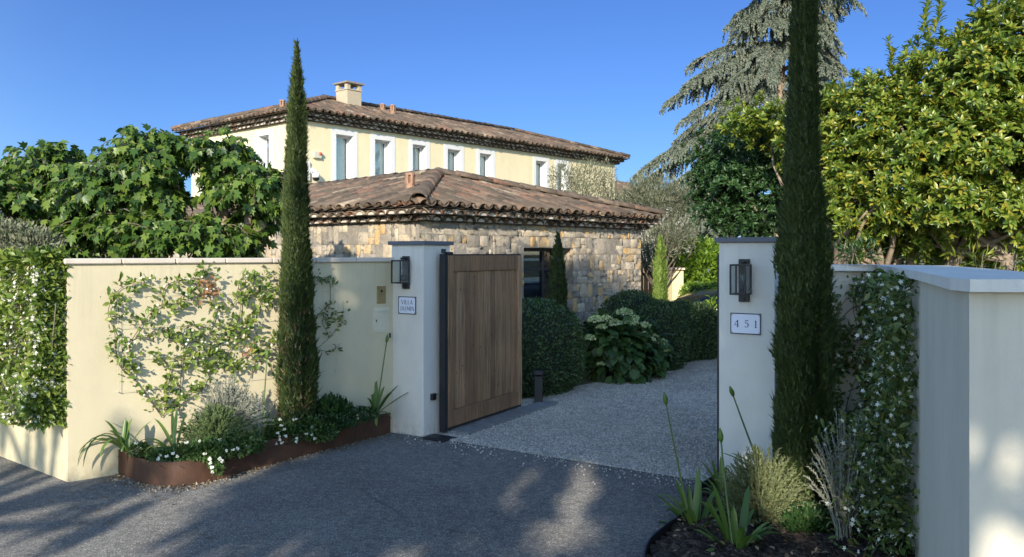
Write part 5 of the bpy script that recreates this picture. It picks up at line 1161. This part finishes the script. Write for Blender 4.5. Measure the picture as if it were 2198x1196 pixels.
jl = empty('climbing_jasmine', onW(390, 990), 'trained jasmine fanned over wires on the sunlit cream wall', 'climber')
prt = {'stems': MB()}
LZ = [[(420, 1180), (330, 1050), (230, 920), (130, 830), (90, 700), (80, 560), (40, 470), (50, 370), (130, 260), (260, 220), (330, 250)], [(230, 920), (190, 690), (250, 560), (330, 450), (420, 380), (520, 370), (640, 330), (740, 300), (720, 130)],
      [(420, 380), (440, 260), (520, 210), (640, 190), (750, 120)], [(550, 1000), (560, 780), (580, 690), (560, 560), (650, 520), (760, 560), (830, 660), (750, 740), (600, 760), (420, 760), (330, 740)], [(760, 560), (800, 440), (760, 330), (720, 250), (600, 220)],
      [(830, 660), (930, 560), (980, 400), (960, 260), (1000, 180), (1100, 200), (1200, 170), (1240, 240)], [(1000, 640), (1050, 480), (1100, 400), (1160, 300), (1230, 330)], [(430, 980), (470, 880), (490, 800)], [(850, 350), (900, 400), (1000, 300), (1100, 300), (1180, 380)],
      [(1050, 900), (1080, 800), (1150, 700), (1220, 620), (1240, 560)], [(230, 610), (350, 590), (450, 560), (500, 620), (560, 600)], [(700, 1000), (760, 850), (850, 740), (950, 680), (1080, 660)], [(650, 520), (740, 600), (800, 560), (930, 520)], [(560, 690), (650, 640), (740, 680), (840, 640)],
      [(520, 370), (560, 320), (640, 280)], [(420, 1180), (520, 1050), (600, 1000), (680, 980)], [(960, 260), (1060, 330), (1150, 240)], [(80, 460), (140, 470), (120, 400)], [(330, 1050), (420, 1050), (470, 950)], [(900, 900), (960, 780), (1060, 700), (1100, 560)], [(860, 860), (900, 700), (1000, 560), (1060, 430)]]
P, A, N = vine(wallL, LZ, 220, 540, 3.3225, .035, .0042, 150, .05, 'jas', jl, prt, spread=.036)
n = len(P); s = rng.uniform(.030, .066, n); red = (np.abs(P[:, 0] - onW(458, 620)[0]) < .06) & (np.abs(P[:, 2] - onW(458, 620)[2]) < .09) | ((np.abs(P[:, 0] - onW(535, 752)[0]) < .04) & (np.abs(P[:, 2] - onW(535, 752)[2]) < .04))
np_mesh('foliage', *scatter(LEAF8, P[~red], A[~red], N[~red], s[~red], s[~red] * .48), M['jas'], jl)
np_mesh('bronze_leaves', *scatter(LEAF8, P[red], A[red], N[red], s[red], s[red] * .42), M['jasred'], jl)
prt['stems'].build('stems', M['woodystem'], jl, True)
fi = rng.choice(n, 130); np_mesh('flowers', *scatter(STAR, P[fi] + N3 * .03, rdir(130), N3 + UP * .3 + rdir(130) * .5, np.full(130, .024), np.full(130, .024)), M['petal'], jl)['kind'] = 'stuff'
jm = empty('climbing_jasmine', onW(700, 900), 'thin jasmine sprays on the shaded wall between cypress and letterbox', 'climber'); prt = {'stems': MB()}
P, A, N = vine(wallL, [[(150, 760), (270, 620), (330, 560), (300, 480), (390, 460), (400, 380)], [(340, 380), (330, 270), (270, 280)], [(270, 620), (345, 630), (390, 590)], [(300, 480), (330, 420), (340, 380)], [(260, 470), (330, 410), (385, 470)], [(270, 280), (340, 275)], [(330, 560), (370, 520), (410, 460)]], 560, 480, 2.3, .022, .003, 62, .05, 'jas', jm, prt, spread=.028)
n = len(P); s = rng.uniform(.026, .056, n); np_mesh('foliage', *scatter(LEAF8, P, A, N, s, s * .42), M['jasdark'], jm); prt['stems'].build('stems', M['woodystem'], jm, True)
# dense flowering jasmine over the street return
jr = empty('jasmine_hedge', (*(WA + ret * .6 + rn * .1), 0), 'dense jasmine hedge thick with white flowers on the street side of the cream wall', 'hedge')
def slab_pts(n, t0, t1, z0, z1, th):
    t = rng.uniform(t0, t1, n); z = rng.uniform(z0, z1, n); f = rng.random(n); e = rng.random(n) < .32
    d = np.where(e, rng.uniform(.0, th, n), th * (.72 + .30 * f)); t = np.where(e, t0 + rng.uniform(-.03, .06, n), t); top = (rng.random(n) < .15); z = np.where(top, z1 + rng.uniform(-.06, .06, n), z); d = np.where(top, rng.uniform(0, th, n), d)
    bl = .045 * np.sin(t * 7 + z * 3) + .03 * np.sin(z * 11 + t * 4); d = d + np.where(e, 0, bl); z = np.where((z < z0 + .12), z + .10 * np.sin(t * 9) * .6, z)
    P = np.c_[WA[0] + ret[0] * t + rn[0] * d, WA[1] + ret[1] * t + rn[1] * d, z]; O = np.where(e[:, None], np.array([[-ret[0], -ret[1], .1]]), np.array([[rn[0], rn[1], .15]])); return P, O
n = 13000; P, O = slab_pts(n, .07, 3.2, .40, 1.60, .20); A = unit(O * .7 + rdir(n) * .8 + UP * .1); s = rng.uniform(.04, .085, n)
np_mesh('foliage', *scatter(LEAF8, P, A, O * .6 + UP * .5 + rdir(n) * .45, s, s * .42), M['jas'], jr)
n = 4200; P, O = slab_pts(n, .07, 3.2, .42, 1.50, .215); k = rng.integers(0, 60, n)
np_mesh('flowers', *scatter(STAR, P + O * .012, rdir(n), O * .9 + UP * .35 + rdir(n) * .5, np.full(n, .030), np.full(n, .030)), M['petal'], jr)['kind'] = 'stuff'
mb = MB(); [mb.tube([V(*(WA + ret * t + rn * .06), .42), V(*(WA + ret * (t + rng.normal(0, .1)) + rn * .10), .5), V(*(WA + ret * (t + rng.normal(0, .2)) + rn * .10), 1.3)], [.008, .006, .004], 5) for t in np.linspace(.2, 3, 16)]; mb.build('stems', M['woodystem'], jr, True)
n = 40; mb = MB()
# jasmine sheet in the recess of the curved wall
jq = empty('jasmine_screen', (2.3, 5.2, 0), 'shaded jasmine sheet with starry white flowers on the curved wall', 'climber')
fr = np.array(front); fy = np.array([p[0] / p[1] for p in front])
def wallR(px, py):
    k = (px - CX) / FPX
    for i in range(len(front) - 1):
        a, b = front[i], front[i + 1]; ka, kb = a[0] / a[1], b[0] / b[1]
        if ka <= k <= kb or i == len(front) - 2:
            d = b - a; t = (k * a[1] - a[0]) / (d[0] - k * d[1]); p = a + d * min(1, max(0, t)); nn = unit(V(d[1], -d[0])); return V(p[0], p[1], EYE + (HOR - py) * p[1] / FPX), V(nn[0], nn[1], 0)
def dens(px, py):
    """how thick the sheet is"""
    e = (px - 1780) / 195
    if py < 600: return .5 * (px > 1895) * (px < 1968)
    if py < 660: return .22 + .6 * (e > .55)
    if py < 900: return .20 + .75 * (e > .52) + .15 * (e < .2)
    return .55 + .45 * (e > .35)
P, A, N, Fl, Fn = [], [], [], [], []
holes = [(1822, 835, 24, 45), (1850, 720, 18, 30), (1820, 670, 25, 30), (1880, 610, 20, 20), (1800, 610, 25, 30), (1840, 860, 16, 25), (1870, 790, 14, 22)]
while len(P) < 10500:
    px, py = rng.uniform(1778, 1974), rng.uniform(585, 1330)
    if rng.random() > dens(px, py): continue
    if any(((px - h[0]) / h[2]) ** 2 + ((py - h[1]) / h[3]) ** 2 < 1 for h in holes) and rng.random() < .93: continue
    p, nn = wallR(px, py)
    if p[2] < .06: continue
    th = .05 + .15 * (py > 900) * (px > 1850) + .07 * (px > 1890)
    d = abs(rng.normal(0, .55)) * th + .01; q = p + nn * d + V(-d * .2, 0, 0); P.append(q); A.append(nn * .35 + rdir(1)[0] * .8 - UP * .1); N.append(nn * .7 + UP * .5 + rng.normal(0, .4, 3))
    if rng.random() < (.14 if px > 1850 else .07): Fl.append(q + nn * .02); Fn.append(nn + UP * .3 + rng.normal(0, .4, 3) + V(-.2, -.5, 0))
P, A, N, Fl, Fn = map(np.array, (P, A, N, Fl, Fn)); s = rng.uniform(.026, .062, len(P))
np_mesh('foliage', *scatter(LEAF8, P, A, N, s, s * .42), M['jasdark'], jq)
np_mesh('flowers', *scatter(STAR, Fl, rdir(len(Fl)), Fn, np.full(len(Fl), .030), np.full(len(Fl), .030)), M['petal'], jq)['kind'] = 'stuff'
prt = {'stems': MB()}
vine(wallR, [[(1800, 1150), (1830, 1000), (1815, 880), (1850, 760), (1830, 660), (1850, 590)], [(1860, 1180), (1850, 1000), (1860, 900), (1850, 820), (1870, 700), (1900, 620), (1885, 566), (1878, 558)], [(1800, 690), (1830, 660), (1870, 655), (1900, 640)], [(1905, 1180), (1920, 950), (1880, 880), (1900, 760), (1940, 660), (1968, 600)], [(1790, 800), (1800, 740), (1795, 680), (1815, 640)]], 0, 0, 1, .02, .0045, 0, .05, '', jq, prt)
prt['stems'].build('stems', M['woodystem'], jq, True)

# ---- agapanthus clumps
def strap(mb, b, d, L, w_, droop, n=9):
    b = np.asarray(b, float); hor = unit(V(d[0], d[1], 0)); sd = V(-hor[1], hor[0], 0); dd = unit(np.asarray(d, float)); p = b.copy(); vs = []
    for i in range(n + 1):
        t = i / n; wv = w_ * (.75 + .5 * t - 1.25 * max(0, t - .55) ** 1.3 * 1.7) if t < 1 else .001; wv = max(wv, .0012); up = np.cross(sd, dd); up = up if up[2] > 0 else -up
        vs += [p - sd * wv / 2 + up * wv * .18, p, p + sd * wv / 2 + up * wv * .18]
        dd = unit(dd - UP * droop * (.3 + t * 1.5) / n); p = p + dd * L / n
    mb.add(vs, [f for i in range(n) for f in ((3 * i, 3 * i + 1, 3 * i + 4, 3 * i + 3), (3 * i + 1, 3 * i + 2, 3 * i + 5, 3 * i + 4))])
def agapanthus(base, label, leaves, stalks=(), auto=0, L=.34, w_=.022):
    r = empty('agapanthus_plant', base, label, 'plant', 'agapanthus clumps in the planting beds'); b = np.asarray(base, float); mb = MB()
    for (az, el, l, dr) in leaves: a = math.radians(az); e = math.radians(el); strap(mb, b + V(rng.normal(0, .012), rng.normal(0, .012), 0), (math.cos(a) * math.cos(e), math.sin(a) * math.cos(e), math.sin(e)), l * 1.12, w_ * 1.35, dr)
    for i in range(auto): a = rng.uniform(0, 6.28); e = rng.uniform(.7, 1.35); strap(mb, b + V(rng.normal(0, .015), rng.normal(0, .015), 0), (math.cos(a) * math.cos(e), math.sin(a) * math.cos(e), math.sin(e)), L * rng.uniform(.65, 1.1), w_ * 1.3 * rng.uniform(.8, 1.1), rng.uniform(.6, 2.6))
    mb.build('leaves', M['agap'], r, True, False)
    for (tip, bow) in stalks:
        tip = np.asarray(tip, float); mid = (b + tip) / 2 + np.asarray(bow, float); s = MB(); s.tube(bez(b, mid, tip, 9), list(np.linspace(.0075, .0048, 9)), 8); s.build('flower_stalk', M['stem'], r, True)
        d = unit(tip - mid); s = MB(); s.tube([tip - d * .005, tip + d * .012, tip + d * .032, tip + d * .055, tip + d * .078], [.006, .0135, .016, .010, .0015], 10); s.build('bud', M['agap'], r, True)
    return r
Pz = lambda px, py, Y: V((px - CX) / FPX * Y, Y, EYE + (HOR - py) * Y / FPX)
agapanthus(onW(795, 885) + N3 * .10, 'agapanthus with one bare flower stalk beside the pillar at the planter end', [(120, 62, .36, .3), (100, 70, .30, .3), (60, 66, .24, .4), (40, 52, .30, .4), (20, 35, .32, .2), (35, 60, .22, .6), (170, 40, .34, 2.6), (190, 45, .30, 2.8), (95, 76, .22, 1.2), (280, 30, .2, 2.8), (0, 30, .16, 2.8), (250, 60, .2, .8), (80, 72, .2, .3)], [(onW(819, 733) + N3 * .09, (0.0, 0, 0))])
agapanthus(Pz(270, 968, 6.12), 'agapanthus clump arching over the rounded end of the rusted planter', [(170, 38, .34, 1.8), (185, 45, .34, 2.4), (200, 48, .40, 3.4), (215, 60, .44, 4.2), (160, 60, .26, .8), (230, 66, .46, 4.6), (120, 74, .2, .3), (90, 78, .22, .3), (60, 72, .22, .3), (30, 62, .24, .8), (150, 50, .30, 1.6), (175, 55, .26, 2), (250, 62, .3, 3.4)])
agapanthus(Pz(375, 975, 6.12), 'agapanthus clump with upright leaves in front of the green cushion plant', [(80, 80, .30, .1), (120, 72, .28, .4), (150, 58, .30, .8), (165, 45, .30, 1.6), (60, 74, .28, .3), (175, 40, .26, 1.2), (30, 72, .30, .2), (190, 38, .28, 2.2), (210, 50, .22, 2)])
agapanthus(Pz(560, 955, 6.62), 'agapanthus with pale blades and a stalk at the foot of the slender cypress', [(130, 64, .36, .3), (140, 52, .26, .3), (90, 78, .30, .2), (60, 70, .24, .3), (40, 58, .24, .6), (150, 40, .20, .5), (200, 50, .2, 1.0), (75, 76, .2, .2), (20, 40, .22, .5)], [(Pz(573, 770, 6.62), (0.0, 0, 0))])
agapanthus(Pz(688, 917, 7.05), 'small dark agapanthus between the slender cypress and the pillar', [(120, 60, .26, .5), (150, 50, .26, 1.2), (60, 55, .2, .8), (90, 70, .24, .4), (20, 40, .22, 1.5), (180, 40, .24, 2)])
agapanthus(Pz(1492, 1163, 5.0), 'agapanthus with a long budded stalk nearest the driveway edge', [(120, 66, .34, .3), (150, 52, .34, .6), (165, 40, .30, 2.0), (95, 76, .30, .2), (70, 68, .34, .3), (45, 62, .30, .5), (20, 48, .24, 1.0), (60, 78, .4, .2), (180, 30, .22, 2.4), (135, 58, .26, 1.0), (80, 72, .22, .4)], [(Pz(1430, 868, 4.98), (-.015, 0, .02))], w_=.028, auto=16, L=.36)
agapanthus(Pz(1580, 1222, 4.60), 'sunlit agapanthus in front of the lavender with a fat bud', [(140, 66, .36, .3), (125, 72, .42, .3), (160, 54, .28, .8), (60, 66, .42, .4), (45, 60, .34, .8), (20, 40, .30, 1.5), (90, 80, .30, .1), (180, 46, .22, 1.5), (0, 28, .24, .8), (75, 70, .2, .2)], [(Pz(1548, 948, 4.62), (-.01, 0, .0))], w_=.032, auto=14, L=.40)
agapanthus(Pz(1642, 1030, 5.72), 'dark agapanthus against the 451 pillar with a leaning budded stalk', [(150, 48, .26, .8), (165, 42, .30, .6), (120, 62, .22, .3), (100, 74, .2, .2), (185, 38, .2, 1), (200, 50, .2, .8)], [(Pz(1574, 850, 5.6), (-.01, 0, .01))], w_=.024, auto=6, L=.26)
agapanthus(Pz(1548, 1075, 5.55), 'agapanthus tuft at the foot of the 451 pillar behind the lavender', [(140, 60, .26, .5), (110, 70, .24, .4), (80, 74, .26, .3), (60, 60, .22, .5), (165, 48, .26, 1.0), (30, 50, .2, 1.0), (185, 40, .22, 1.4)], auto=4, L=.2)
# ---- bushy bedding
def bush(name, label, c, r, n, L, W, mat, up=.9, out=.7, inner=.25, tm=SPIKE, core=None, stems=0, smat='woodystem', cat='plant', group=None, power=.6, zmin=-.2):
    c = np.asarray(c, float); root = empty(name, (c[0], c[1], max(0, c[2] - r[2])), label, cat, group); d = rdir(n * 2); d = d[d[:, 2] > zmin][:n]; f = inner + (1 - inner) * rng.uniform(0, 1, len(d)) ** power
    n = len(d); a_ = np.arctan2(d[:, 1], d[:, 0]); f = f * (1 + .10 * np.sin(a_ * 5 + d[:, 2] * 6)); P = c + d * np.asarray(r) * f[:, None]; A = unit(d * out + UP * up + rdir(n) * .35); s = L * rng.uniform(.6, 1.2, n)
    np_mesh('foliage', *scatter(tm, P - A * s[:, None] * .5, A, d + rdir(n) * .4, s, np.full(n, W) if tm is SPIKE else s * W / L), M[mat], root)
    if stems:
        mb = MB()
        for _ in range(stems): q = d[rng.integers(n)] * np.asarray(r) * .9 + c; limb(mb, (c[0] + rng.normal(0, .03), c[1] + rng.normal(0, .03), c[2] - r[2]), q, .0055, .0022, .08, 6, 5)
        mb.build('stems', M[smat], root, True)
    return root
def bush(name, label, c, r, n, L, W, mat, up=.9, out=.7, inner=.25, tm=SPIKE, core=None, stems=0, smat='woodystem', cat='plant', group=None, power=.6, zmin=-.2):
    c = np.asarray(c, float); root = empty(name, (c[0], c[1], max(0, c[2] - r[2])), label, cat, group); d = rdir(n * 2); d = d[d[:, 2] > zmin][:n]; f = inner + (1 - inner) * rng.uniform(0, 1, len(d)) ** power
    n = len(d); a_ = np.arctan2(d[:, 1], d[:, 0]); f = f * (1 + .10 * np.sin(a_ * 5 + d[:, 2] * 6)); P = c + d * np.asarray(r) * f[:, None]; A = unit(d * out + UP * up + rdir(n) * .35); s = L * rng.uniform(.6, 1.2, n)
    np_mesh('foliage', *scatter(tm, P - A * s[:, None] * .5, A, d + rdir(n) * .4, s, np.full(n, W) if tm is SPIKE else s * W / L), M[mat], root)
    if stems:
        mb = MB()
        for _ in range(stems): q = d[rng.integers(n)] * np.asarray(r) * .9 + c; limb(mb, (c[0] + rng.normal(0, .03), c[1] + rng.normal(0, .03), c[2] - r[2]), q, .0055, .0022, .08, 6, 5)
        mb.build('stems', M[smat], root, True)
    return root
def shoots(name, label, base, r, h, ns, per, L, W, mat, spread=1.0, curve=.3, tm=SPIKE, ang=.7, t0=.35, smat='stem', srad=.0022, seed=0, flat=1.0, cat='plant'):
    """a bush grown from its base: many shoots, each clothed with small leaves"""
    root = empty(name, base, label, cat); b = np.asarray(base, float); st = MB(); LP_, LA, LN, LS = [], [], [], []
    for i in range(ns):
        a = rng.uniform(0, 2 * math.pi); q = rng.random() ** .6; g = 1 + .22 * math.sin(a * 3 + seed) + .15 * math.sin(a * 5 + 2 * seed)
        tip = b + V(math.cos(a) * r * q * spread * g, math.sin(a) * r * q * spread * flat * g, h * (1 - .62 * q ** 2.2) * rng.uniform(.72, 1.12)); mid = b + (tip - b) * V(.35, .35, .55) + V(0, 0, h * .12) + rng.normal(0, .04 * r, 3)
        tip = tip + rng.normal(0, .03 * r, 3); p = bez(b + V(rng.normal(0, .02), rng.normal(0, .02), 0), mid, tip, 7); st.tube(p, list(np.linspace(srad * 1.6, srad * .6, 7)), 4, cap=False)
        for j in range(per):
            t = t0 + (1 - t0) * (j + rng.random() * .6) / per; u = min(t * 6, 5.999); m = int(u); pt_ = p[m] + (p[m + 1] - p[m]) * (u - m); tg = unit(p[m + 1] - p[m]); sd = unit(np.cross(tg, rdir(1)[0]))
            LP_.append(pt_); LA.append(tg * math.cos(ang) + sd * math.sin(ang)); LN.append(sd + rdir(1)[0] * .3); LS.append(L * rng.uniform(.6, 1.2) * (1.1 - .45 * t))
    s = np.array(LS); np_mesh('foliage', *scatter(tm, np.array(LP_), np.array(LA), np.array(LN), s, np.full(len(s), W) if tm is SPIKE else s * W / L), M[mat], root)
    st.build('stems', M[smat], root, True, False); return root
shoots('silver_shrub', 'silvery grey shrub rising in the rusted planter against the wall', Pz(485, 955, 6.45), .30, .52, 210, 30, .034, .008, 'silver', smat='silver', flat=.55, seed=1, t0=.30, ang=.9)
shoots('santolina_cushion', 'grey green feathery cushion plant in the middle of the rusted planter', Pz(462, 975, 6.25), .30, .36, 330, 30, .030, .008, 'santo', smat='santo', flat=.6, seed=2, t0=.25, ang=.8)
def bedding(label, pts, n, fl, mat='bacopa', L=.03, frr=.011):
    """low trailing plant over a list of (centre, radii), with flowers"""
    r = empty('trailing_bedding_plant', pts[0][0], label, 'plant', 'white flowered bedding along the planter'); P, O = ell_points(pts, n, .3, .6); A = unit(O + UP * .3 + rdir(n) * .8); s = L * rng.uniform(.6, 1.2, n)
    np_mesh('foliage', *scatter(LEAF, P, A, UP + O * .4 + rdir(n) * .5, s, s * .62), M[mat], r)
    if fl:
        for p in fl:
            p = np.asarray(p, float); m = 7; d = rdir(m); np_mesh('flower', *scatter(LEAF8, np.tile(p, (m, 1)), d * [1, 1, .6] + V(0, -.25, .1), np.tile(V(-.1, -.8, .5), (m, 1)) + d * .4, np.full(m, frr * 1.5), np.full(m, frr * 1.5)), M['petal'], r)
    return r
e = lambda px, py, Y, rx, rz, ry=.07: pxE(px, py, Y, rx, rz, ry)
bedding('white flowered trailing bedding on the curved front of the rusted planter', [e(400, 974, 6.04, 50, 20), e(450, 966, 6.08, 55, 24), e(500, 952, 6.2, 52, 28), e(540, 950, 6.4, 30, 22), e(345, 978, 6.04, 30, 14), e(300, 965, 6.15, 25, 12)], 4200,
        [Pz(x, y, Y) for x, y, Y in ((343, 977, 5.98), (340, 985, 5.95), (372, 974, 5.96), (381, 980, 5.94), (358, 979, 5.96), (440, 974, 5.98), (488, 967, 6.02), (500, 965, 6.06), (527, 956, 6.2), (534, 961, 6.22), (510, 963, 6.1), (293, 951, 6.1), (428, 946, 6.05), (472, 944, 6.1), (400, 950, 6.05))])
bedding('small clump of white flowers trailing down the outside of the rusted planter', [e(462, 990, 6.03, 16, 18, .04), e(468, 1008, 5.98, 10, 10, .03)], 420, [Pz(x, y, Y) for x, y, Y in ((452, 994, 5.97), (455, 1003, 5.95), (457, 1014, 5.94), (476, 990, 5.97), (472, 985, 5.98), (450, 985, 5.97))])
bedding('bright green bedding with white blooms below the slender cypress', [e(650, 918, 6.85, 38, 30), e(610, 932, 6.75, 36, 26), e(690, 925, 6.95, 36, 22), e(590, 925, 6.72, 24, 26)], 3000,
        [Pz(x, y, Y) for x, y, Y in ((601, 945, 6.6), (596, 930, 6.6), (610, 922, 6.62), (604, 914, 6.62), (613, 936, 6.62), (600, 936, 6.6), (606, 951, 6.6), (593, 952, 6.6), (637, 948, 6.68), (636, 941, 6.68), (670, 934, 6.8), (670, 917, 6.85), (629, 902, 6.8), (636, 899, 6.8), (602, 901, 6.66), (658, 931, 6.75), (676, 942, 6.82))])
bedding('dark low bedding between the small agapanthus and the pillar', [e(740, 898, 7.1, 40, 20), e(780, 888, 7.25, 35, 14), e(710, 908, 7.0, 36, 20)], 2200, [Pz(x, y, Y) for x, y, Y in ((765, 892, 7.1), (768, 898, 7.1), (681, 898, 7.0), (688, 902, 7.0))], 'darkleaf')
bush('leafy_shrub', 'small dark shrub with forked twigs between cypress and pillar', Pz(712, 880, 7.12), (.16, .10, .13), 420, .07, .03, 'darkleaf', .6, .9, .3, LEAF8, stems=14, smat='stem')
shoots('lavender_bush', 'sunlit grey green lavender bush in the bed by the driveway', Pz(1632, 1165, 5.12), .35, .54, 420, 36, .038, .008, 'lav', smat='lav', seed=3, t0=.2, ang=.75)
shoots('silver_shrub', 'straggly silver shrub with bare pale twigs beside the tall cypress', Pz(1808, 1165, 4.75), .24, .74, 62, 26, .030, .008, 'silver', smat='silver', seed=4, t0=.42, ang=.9, srad=.003)
bush('low_dark_shrub', 'low dark green shrub at the foot of the tall cypress', Pz(1732, 1130, 4.92), (.17, .14, .13), 4200, .035, .016, 'darkleaf', .6, .9, .3, LEAF)
bush('bedding_tuft', 'yellow green tuft just behind the lavender bush', Pz(1620, 1072, 5.3), (.11, .08, .09), 1400, .04, .016, 'bacopa', .7, .9, .3, LEAF)
n = 260; P = np.c_[rng.uniform(.85, 1.9, n), rng.uniform(4.1, 5.5, n), np.full(n, .075)]; s = rng.uniform(.018, .045, n)
tag(np_mesh('fallen_leaves', *scatter(LEAF8, P, rdir(n) * [1, 1, .3], UP + rdir(n) * .4, s, s * .5), M['litter']), kind='stuff')
bedding('fallen white petals and blooms in the bed by the driveway', [e(1500, 1180, 4.8, 25, 6, .06)], 60, [Pz(x, y, Y) for x, y, Y in ((1478, 1173, 4.75), (1512, 1172, 4.8), (1516, 1168, 4.82), (1541, 1182, 4.72), (1395, 1180, 4.6), (1500, 1160, 4.9))], 'bacopa', .02)
# spiky plant added behind the dark glazing, standing in for a reflection
r = empty('reflection_yucca', tuple(at_s((u0 + u1) / 2 - .3, d0 + .55, 0)), 'spiky pale leaved plant added behind the dark glazing of the stone house to stand in for a reflection', 'plant'); mb = MB()
for i in range(44): a = rng.uniform(0, 6.28); el = rng.uniform(.3, 1.4); strap(mb, at_s((u0 + u1) / 2 - .25 + rng.normal(0, .06), d0 + .5 + rng.normal(0, .05), .95 + rng.uniform(0, .35)), (math.cos(a) * math.cos(el), math.sin(a) * math.cos(el), math.sin(el)), rng.uniform(.35, .65), .03, rng.uniform(.2, 1.6))
mb.build('leaves', M['agap'], r, True, False); mb = MB(); mb.tube([at_s((u0 + u1) / 2 - .25, d0 + .5, .4), at_s((u0 + u1) / 2 - .25, d0 + .5, 1.1)], .05, 8); mb.build('trunk', M['bark'], r); mb = MB(); mb.tube([at_s((u0 + u1) / 2 - .25, d0 + .5, 0), at_s((u0 + u1) / 2 - .25, d0 + .5, .42)], [.14, .19], 14); mb.build('pot', M['terracotta'], r)
mb = MB(); c = at_s(u_at(CW - LDR * .3, RD, 1179), -.30, 0); mb.tube([c, c + UP * .92, c + UP * .95], [.055, .06, .05], 12); tag(mb.build('wooden_post', M['postwood']), 'short round wooden post before the glazed door', 'post')
# pine bough over the right-hand trees
pn = empty('pine_tree', (8.6, 11.8, 0), 'pine whose needle tufts hang into the sky over the largest evergreen', 'tree'); mb = MB(); mb.tube([(8.6, 11.8, 0), (8.5, 11.8, 4), (8.3, 11.8, 8)], [.2, .17, .08], 9); Pn = []
for c_, r_ in (((7.3, 11.6, 5.55), .42), ((8.0, 11.9, 6.2), .8), ((8.9, 11.6, 6.8), .9), ((7.0, 12.0, 5.9), .35), ((8.3, 12, 7.8), .8)):
    limb(mb, (8.45, 11.8, c_[2] - .4), c_, .06, .02, .08)
    Pn.append(np.asarray(c_) + rdir(70) * np.array([1, 1, .55]) * r_ * rng.uniform(.4, 1, (70, 1)))
mb.build('trunk', M['bark'], pn, True); Pn = np.concatenate(Pn); k = 46; Pq = np.repeat(Pn, k, 0); Dq = rdir(len(Pq)) + UP * .15
np_mesh('crown', *scatter(SPIKE, Pq, Dq, rdir(len(Pq)), rng.uniform(.10, .16, len(Pq)), np.full(len(Pq), .010)), M['darkleaf'], pn)

# ------------------------------------------------------------------ trees across the street, behind the viewer, that shade the gate
LH = V(math.sin(SUN_AZ + math.pi), math.cos(SUN_AZ + math.pi))            # direction the light travels
def at_u(u, D): # u across the light, D along it (negative = behind)
    return V(LH[1], -LH[0]) * u + LH * D
def street_tree(label, u, D, ells, n, L, holes=()):
    b = at_u(u, D); r = empty('street_tree', (*b, 0), label, 'tree'); mb = MB(); f = V(*b, 3.2); limb(mb, (*b, 0), f, .16, .12, .02)
    es = [(V(*at_u(u_, D_), z_), V(a, c, b_)) for (u_, D_, z_, a, b_, c) in ells]
    for c, e in es: limb(mb, f, c, .08, .03, .06)
    mb.build('trunk', M['bark'], r, True); P, O = ell_points(es, n, .0, .6)
    if holes:
        uu = P[:, 0] * LH[1] - P[:, 1] * LH[0]; dd = P[:, 0] * LH[0] + P[:, 1] * LH[1]; zz = P[:, 2] + (dd + 7.0) * -math.tan(SUN_EL) * -1  # height where the same ray crosses D=-7
        keep = np.ones(len(P), bool)
        for (hu, hz, ru, rz) in holes: keep &= (((uu - hu) / ru) ** 2 + ((zz - hz) / rz) ** 2 > 1) | (rng.random(len(P)) < .06 * (hu > .95))
        P, O = P[keep], O[keep]
    m = len(P); s = L * rng.uniform(.7, 1.2, m); np_mesh('crown', *scatter(LEAF, P, rdir(m), rdir(m) + UP * .4, s, s * .55), M['darkleaf'], r); return r
TE = math.tan(SUN_EL)
def hole(u, D, z, ru, rz): return (u, z + (D + 7.0) * TE, ru + .085, rz + .07)       # gap that lights the point (u, D, z)
HL = [hole(-.69, 4.95, 0, .085, .10), hole(-.66, 5.4, 0, .10, .12), hole(-.65, 5.9, 0, .115, .12), hole(-.68, 6.4, 0, .075, .10), hole(-1.10, 5.6, 0, .06, .10), hole(-1.07, 6.1, 0, .05, .10), hole(-.40, 4.9, 0, .035, .06), hole(.40, 6.2, .1, .12, .16), hole(.62, 5.5, .12, .24, .20), hole(.60, 5.2, .3, .18, .16), hole(.05, 5.45, 0, .06, .06),
      hole(1.04, 3.1, .95, .03, .10), hole(1.10, 3.1, .62, .09, .10), hole(1.02, 3.1, .40, .05, .10), hole(1.28, 3.1, .35, .06, .12), hole(1.12, 3.1, .02, .12, .16), hole(1.45, 3.1, .10, .10, .12), hole(1.7, 3.1, .3, .1, .2)]
street_tree('dense evergreen street tree casting the shade over the gate', -1.9, -7.0, [(-2.5, -7, 5.2, .62, .9, .7), (-1.8, -7, 5.3, .7, .9, .8), (-2.45, -7.2, 6.4, .65, .9, .8), (-1.7, -7, 6.6, .8, 1.0, .8), (-2.3, -7, 7.4, .75, .8, .7), (-1.6, -7, 7.9, .7, .8, .7), (-2.0, -7, 9.0, .55, .85, .6), (-1.35, -7, 9.2, .6, .85, .6), (-1.1, -7, 5.4, .7, 1.0, .8)], 18500, .19, HL)
street_tree('second dense street tree casting the shade over the driveway', .3, -7.2, [(-.4, -7, 5.2, .75, .9, .8), (.3, -7.2, 5.2, .75, .9, .8), (1.0, -7, 5.6, .7, .9, .8), (-.5, -7, 6.7, .8, 1.0, .8), (.4, -7, 6.8, .8, 1.0, .8), (1.1, -7, 6.6, .65, .9, .7), (-.2, -7, 8.0, .8, .9, .8), (.6, -7, 8.0, .7, .8, .7), (-.75, -7, 9.1, .55, .9, .6), (-.2, -7, 9.0, .4, .7, .5)], 18500, .19, HL)
lc = [(-3.20 - .175 * i + .05 * math.sin(i * 5.1), -4.2 + .25 * math.sin(i * 2.3), 3.82 + .42 * math.sin(i * 3.7 + 1), .035 + .045 * abs(math.sin(i * 1.9)), .22 + .20 * abs(math.sin(i * 2.7)), .12) for i in range(22)]
street_tree('loose young street tree throwing streaks over the road', -4.6, -4.2, lc, 4600, .085)
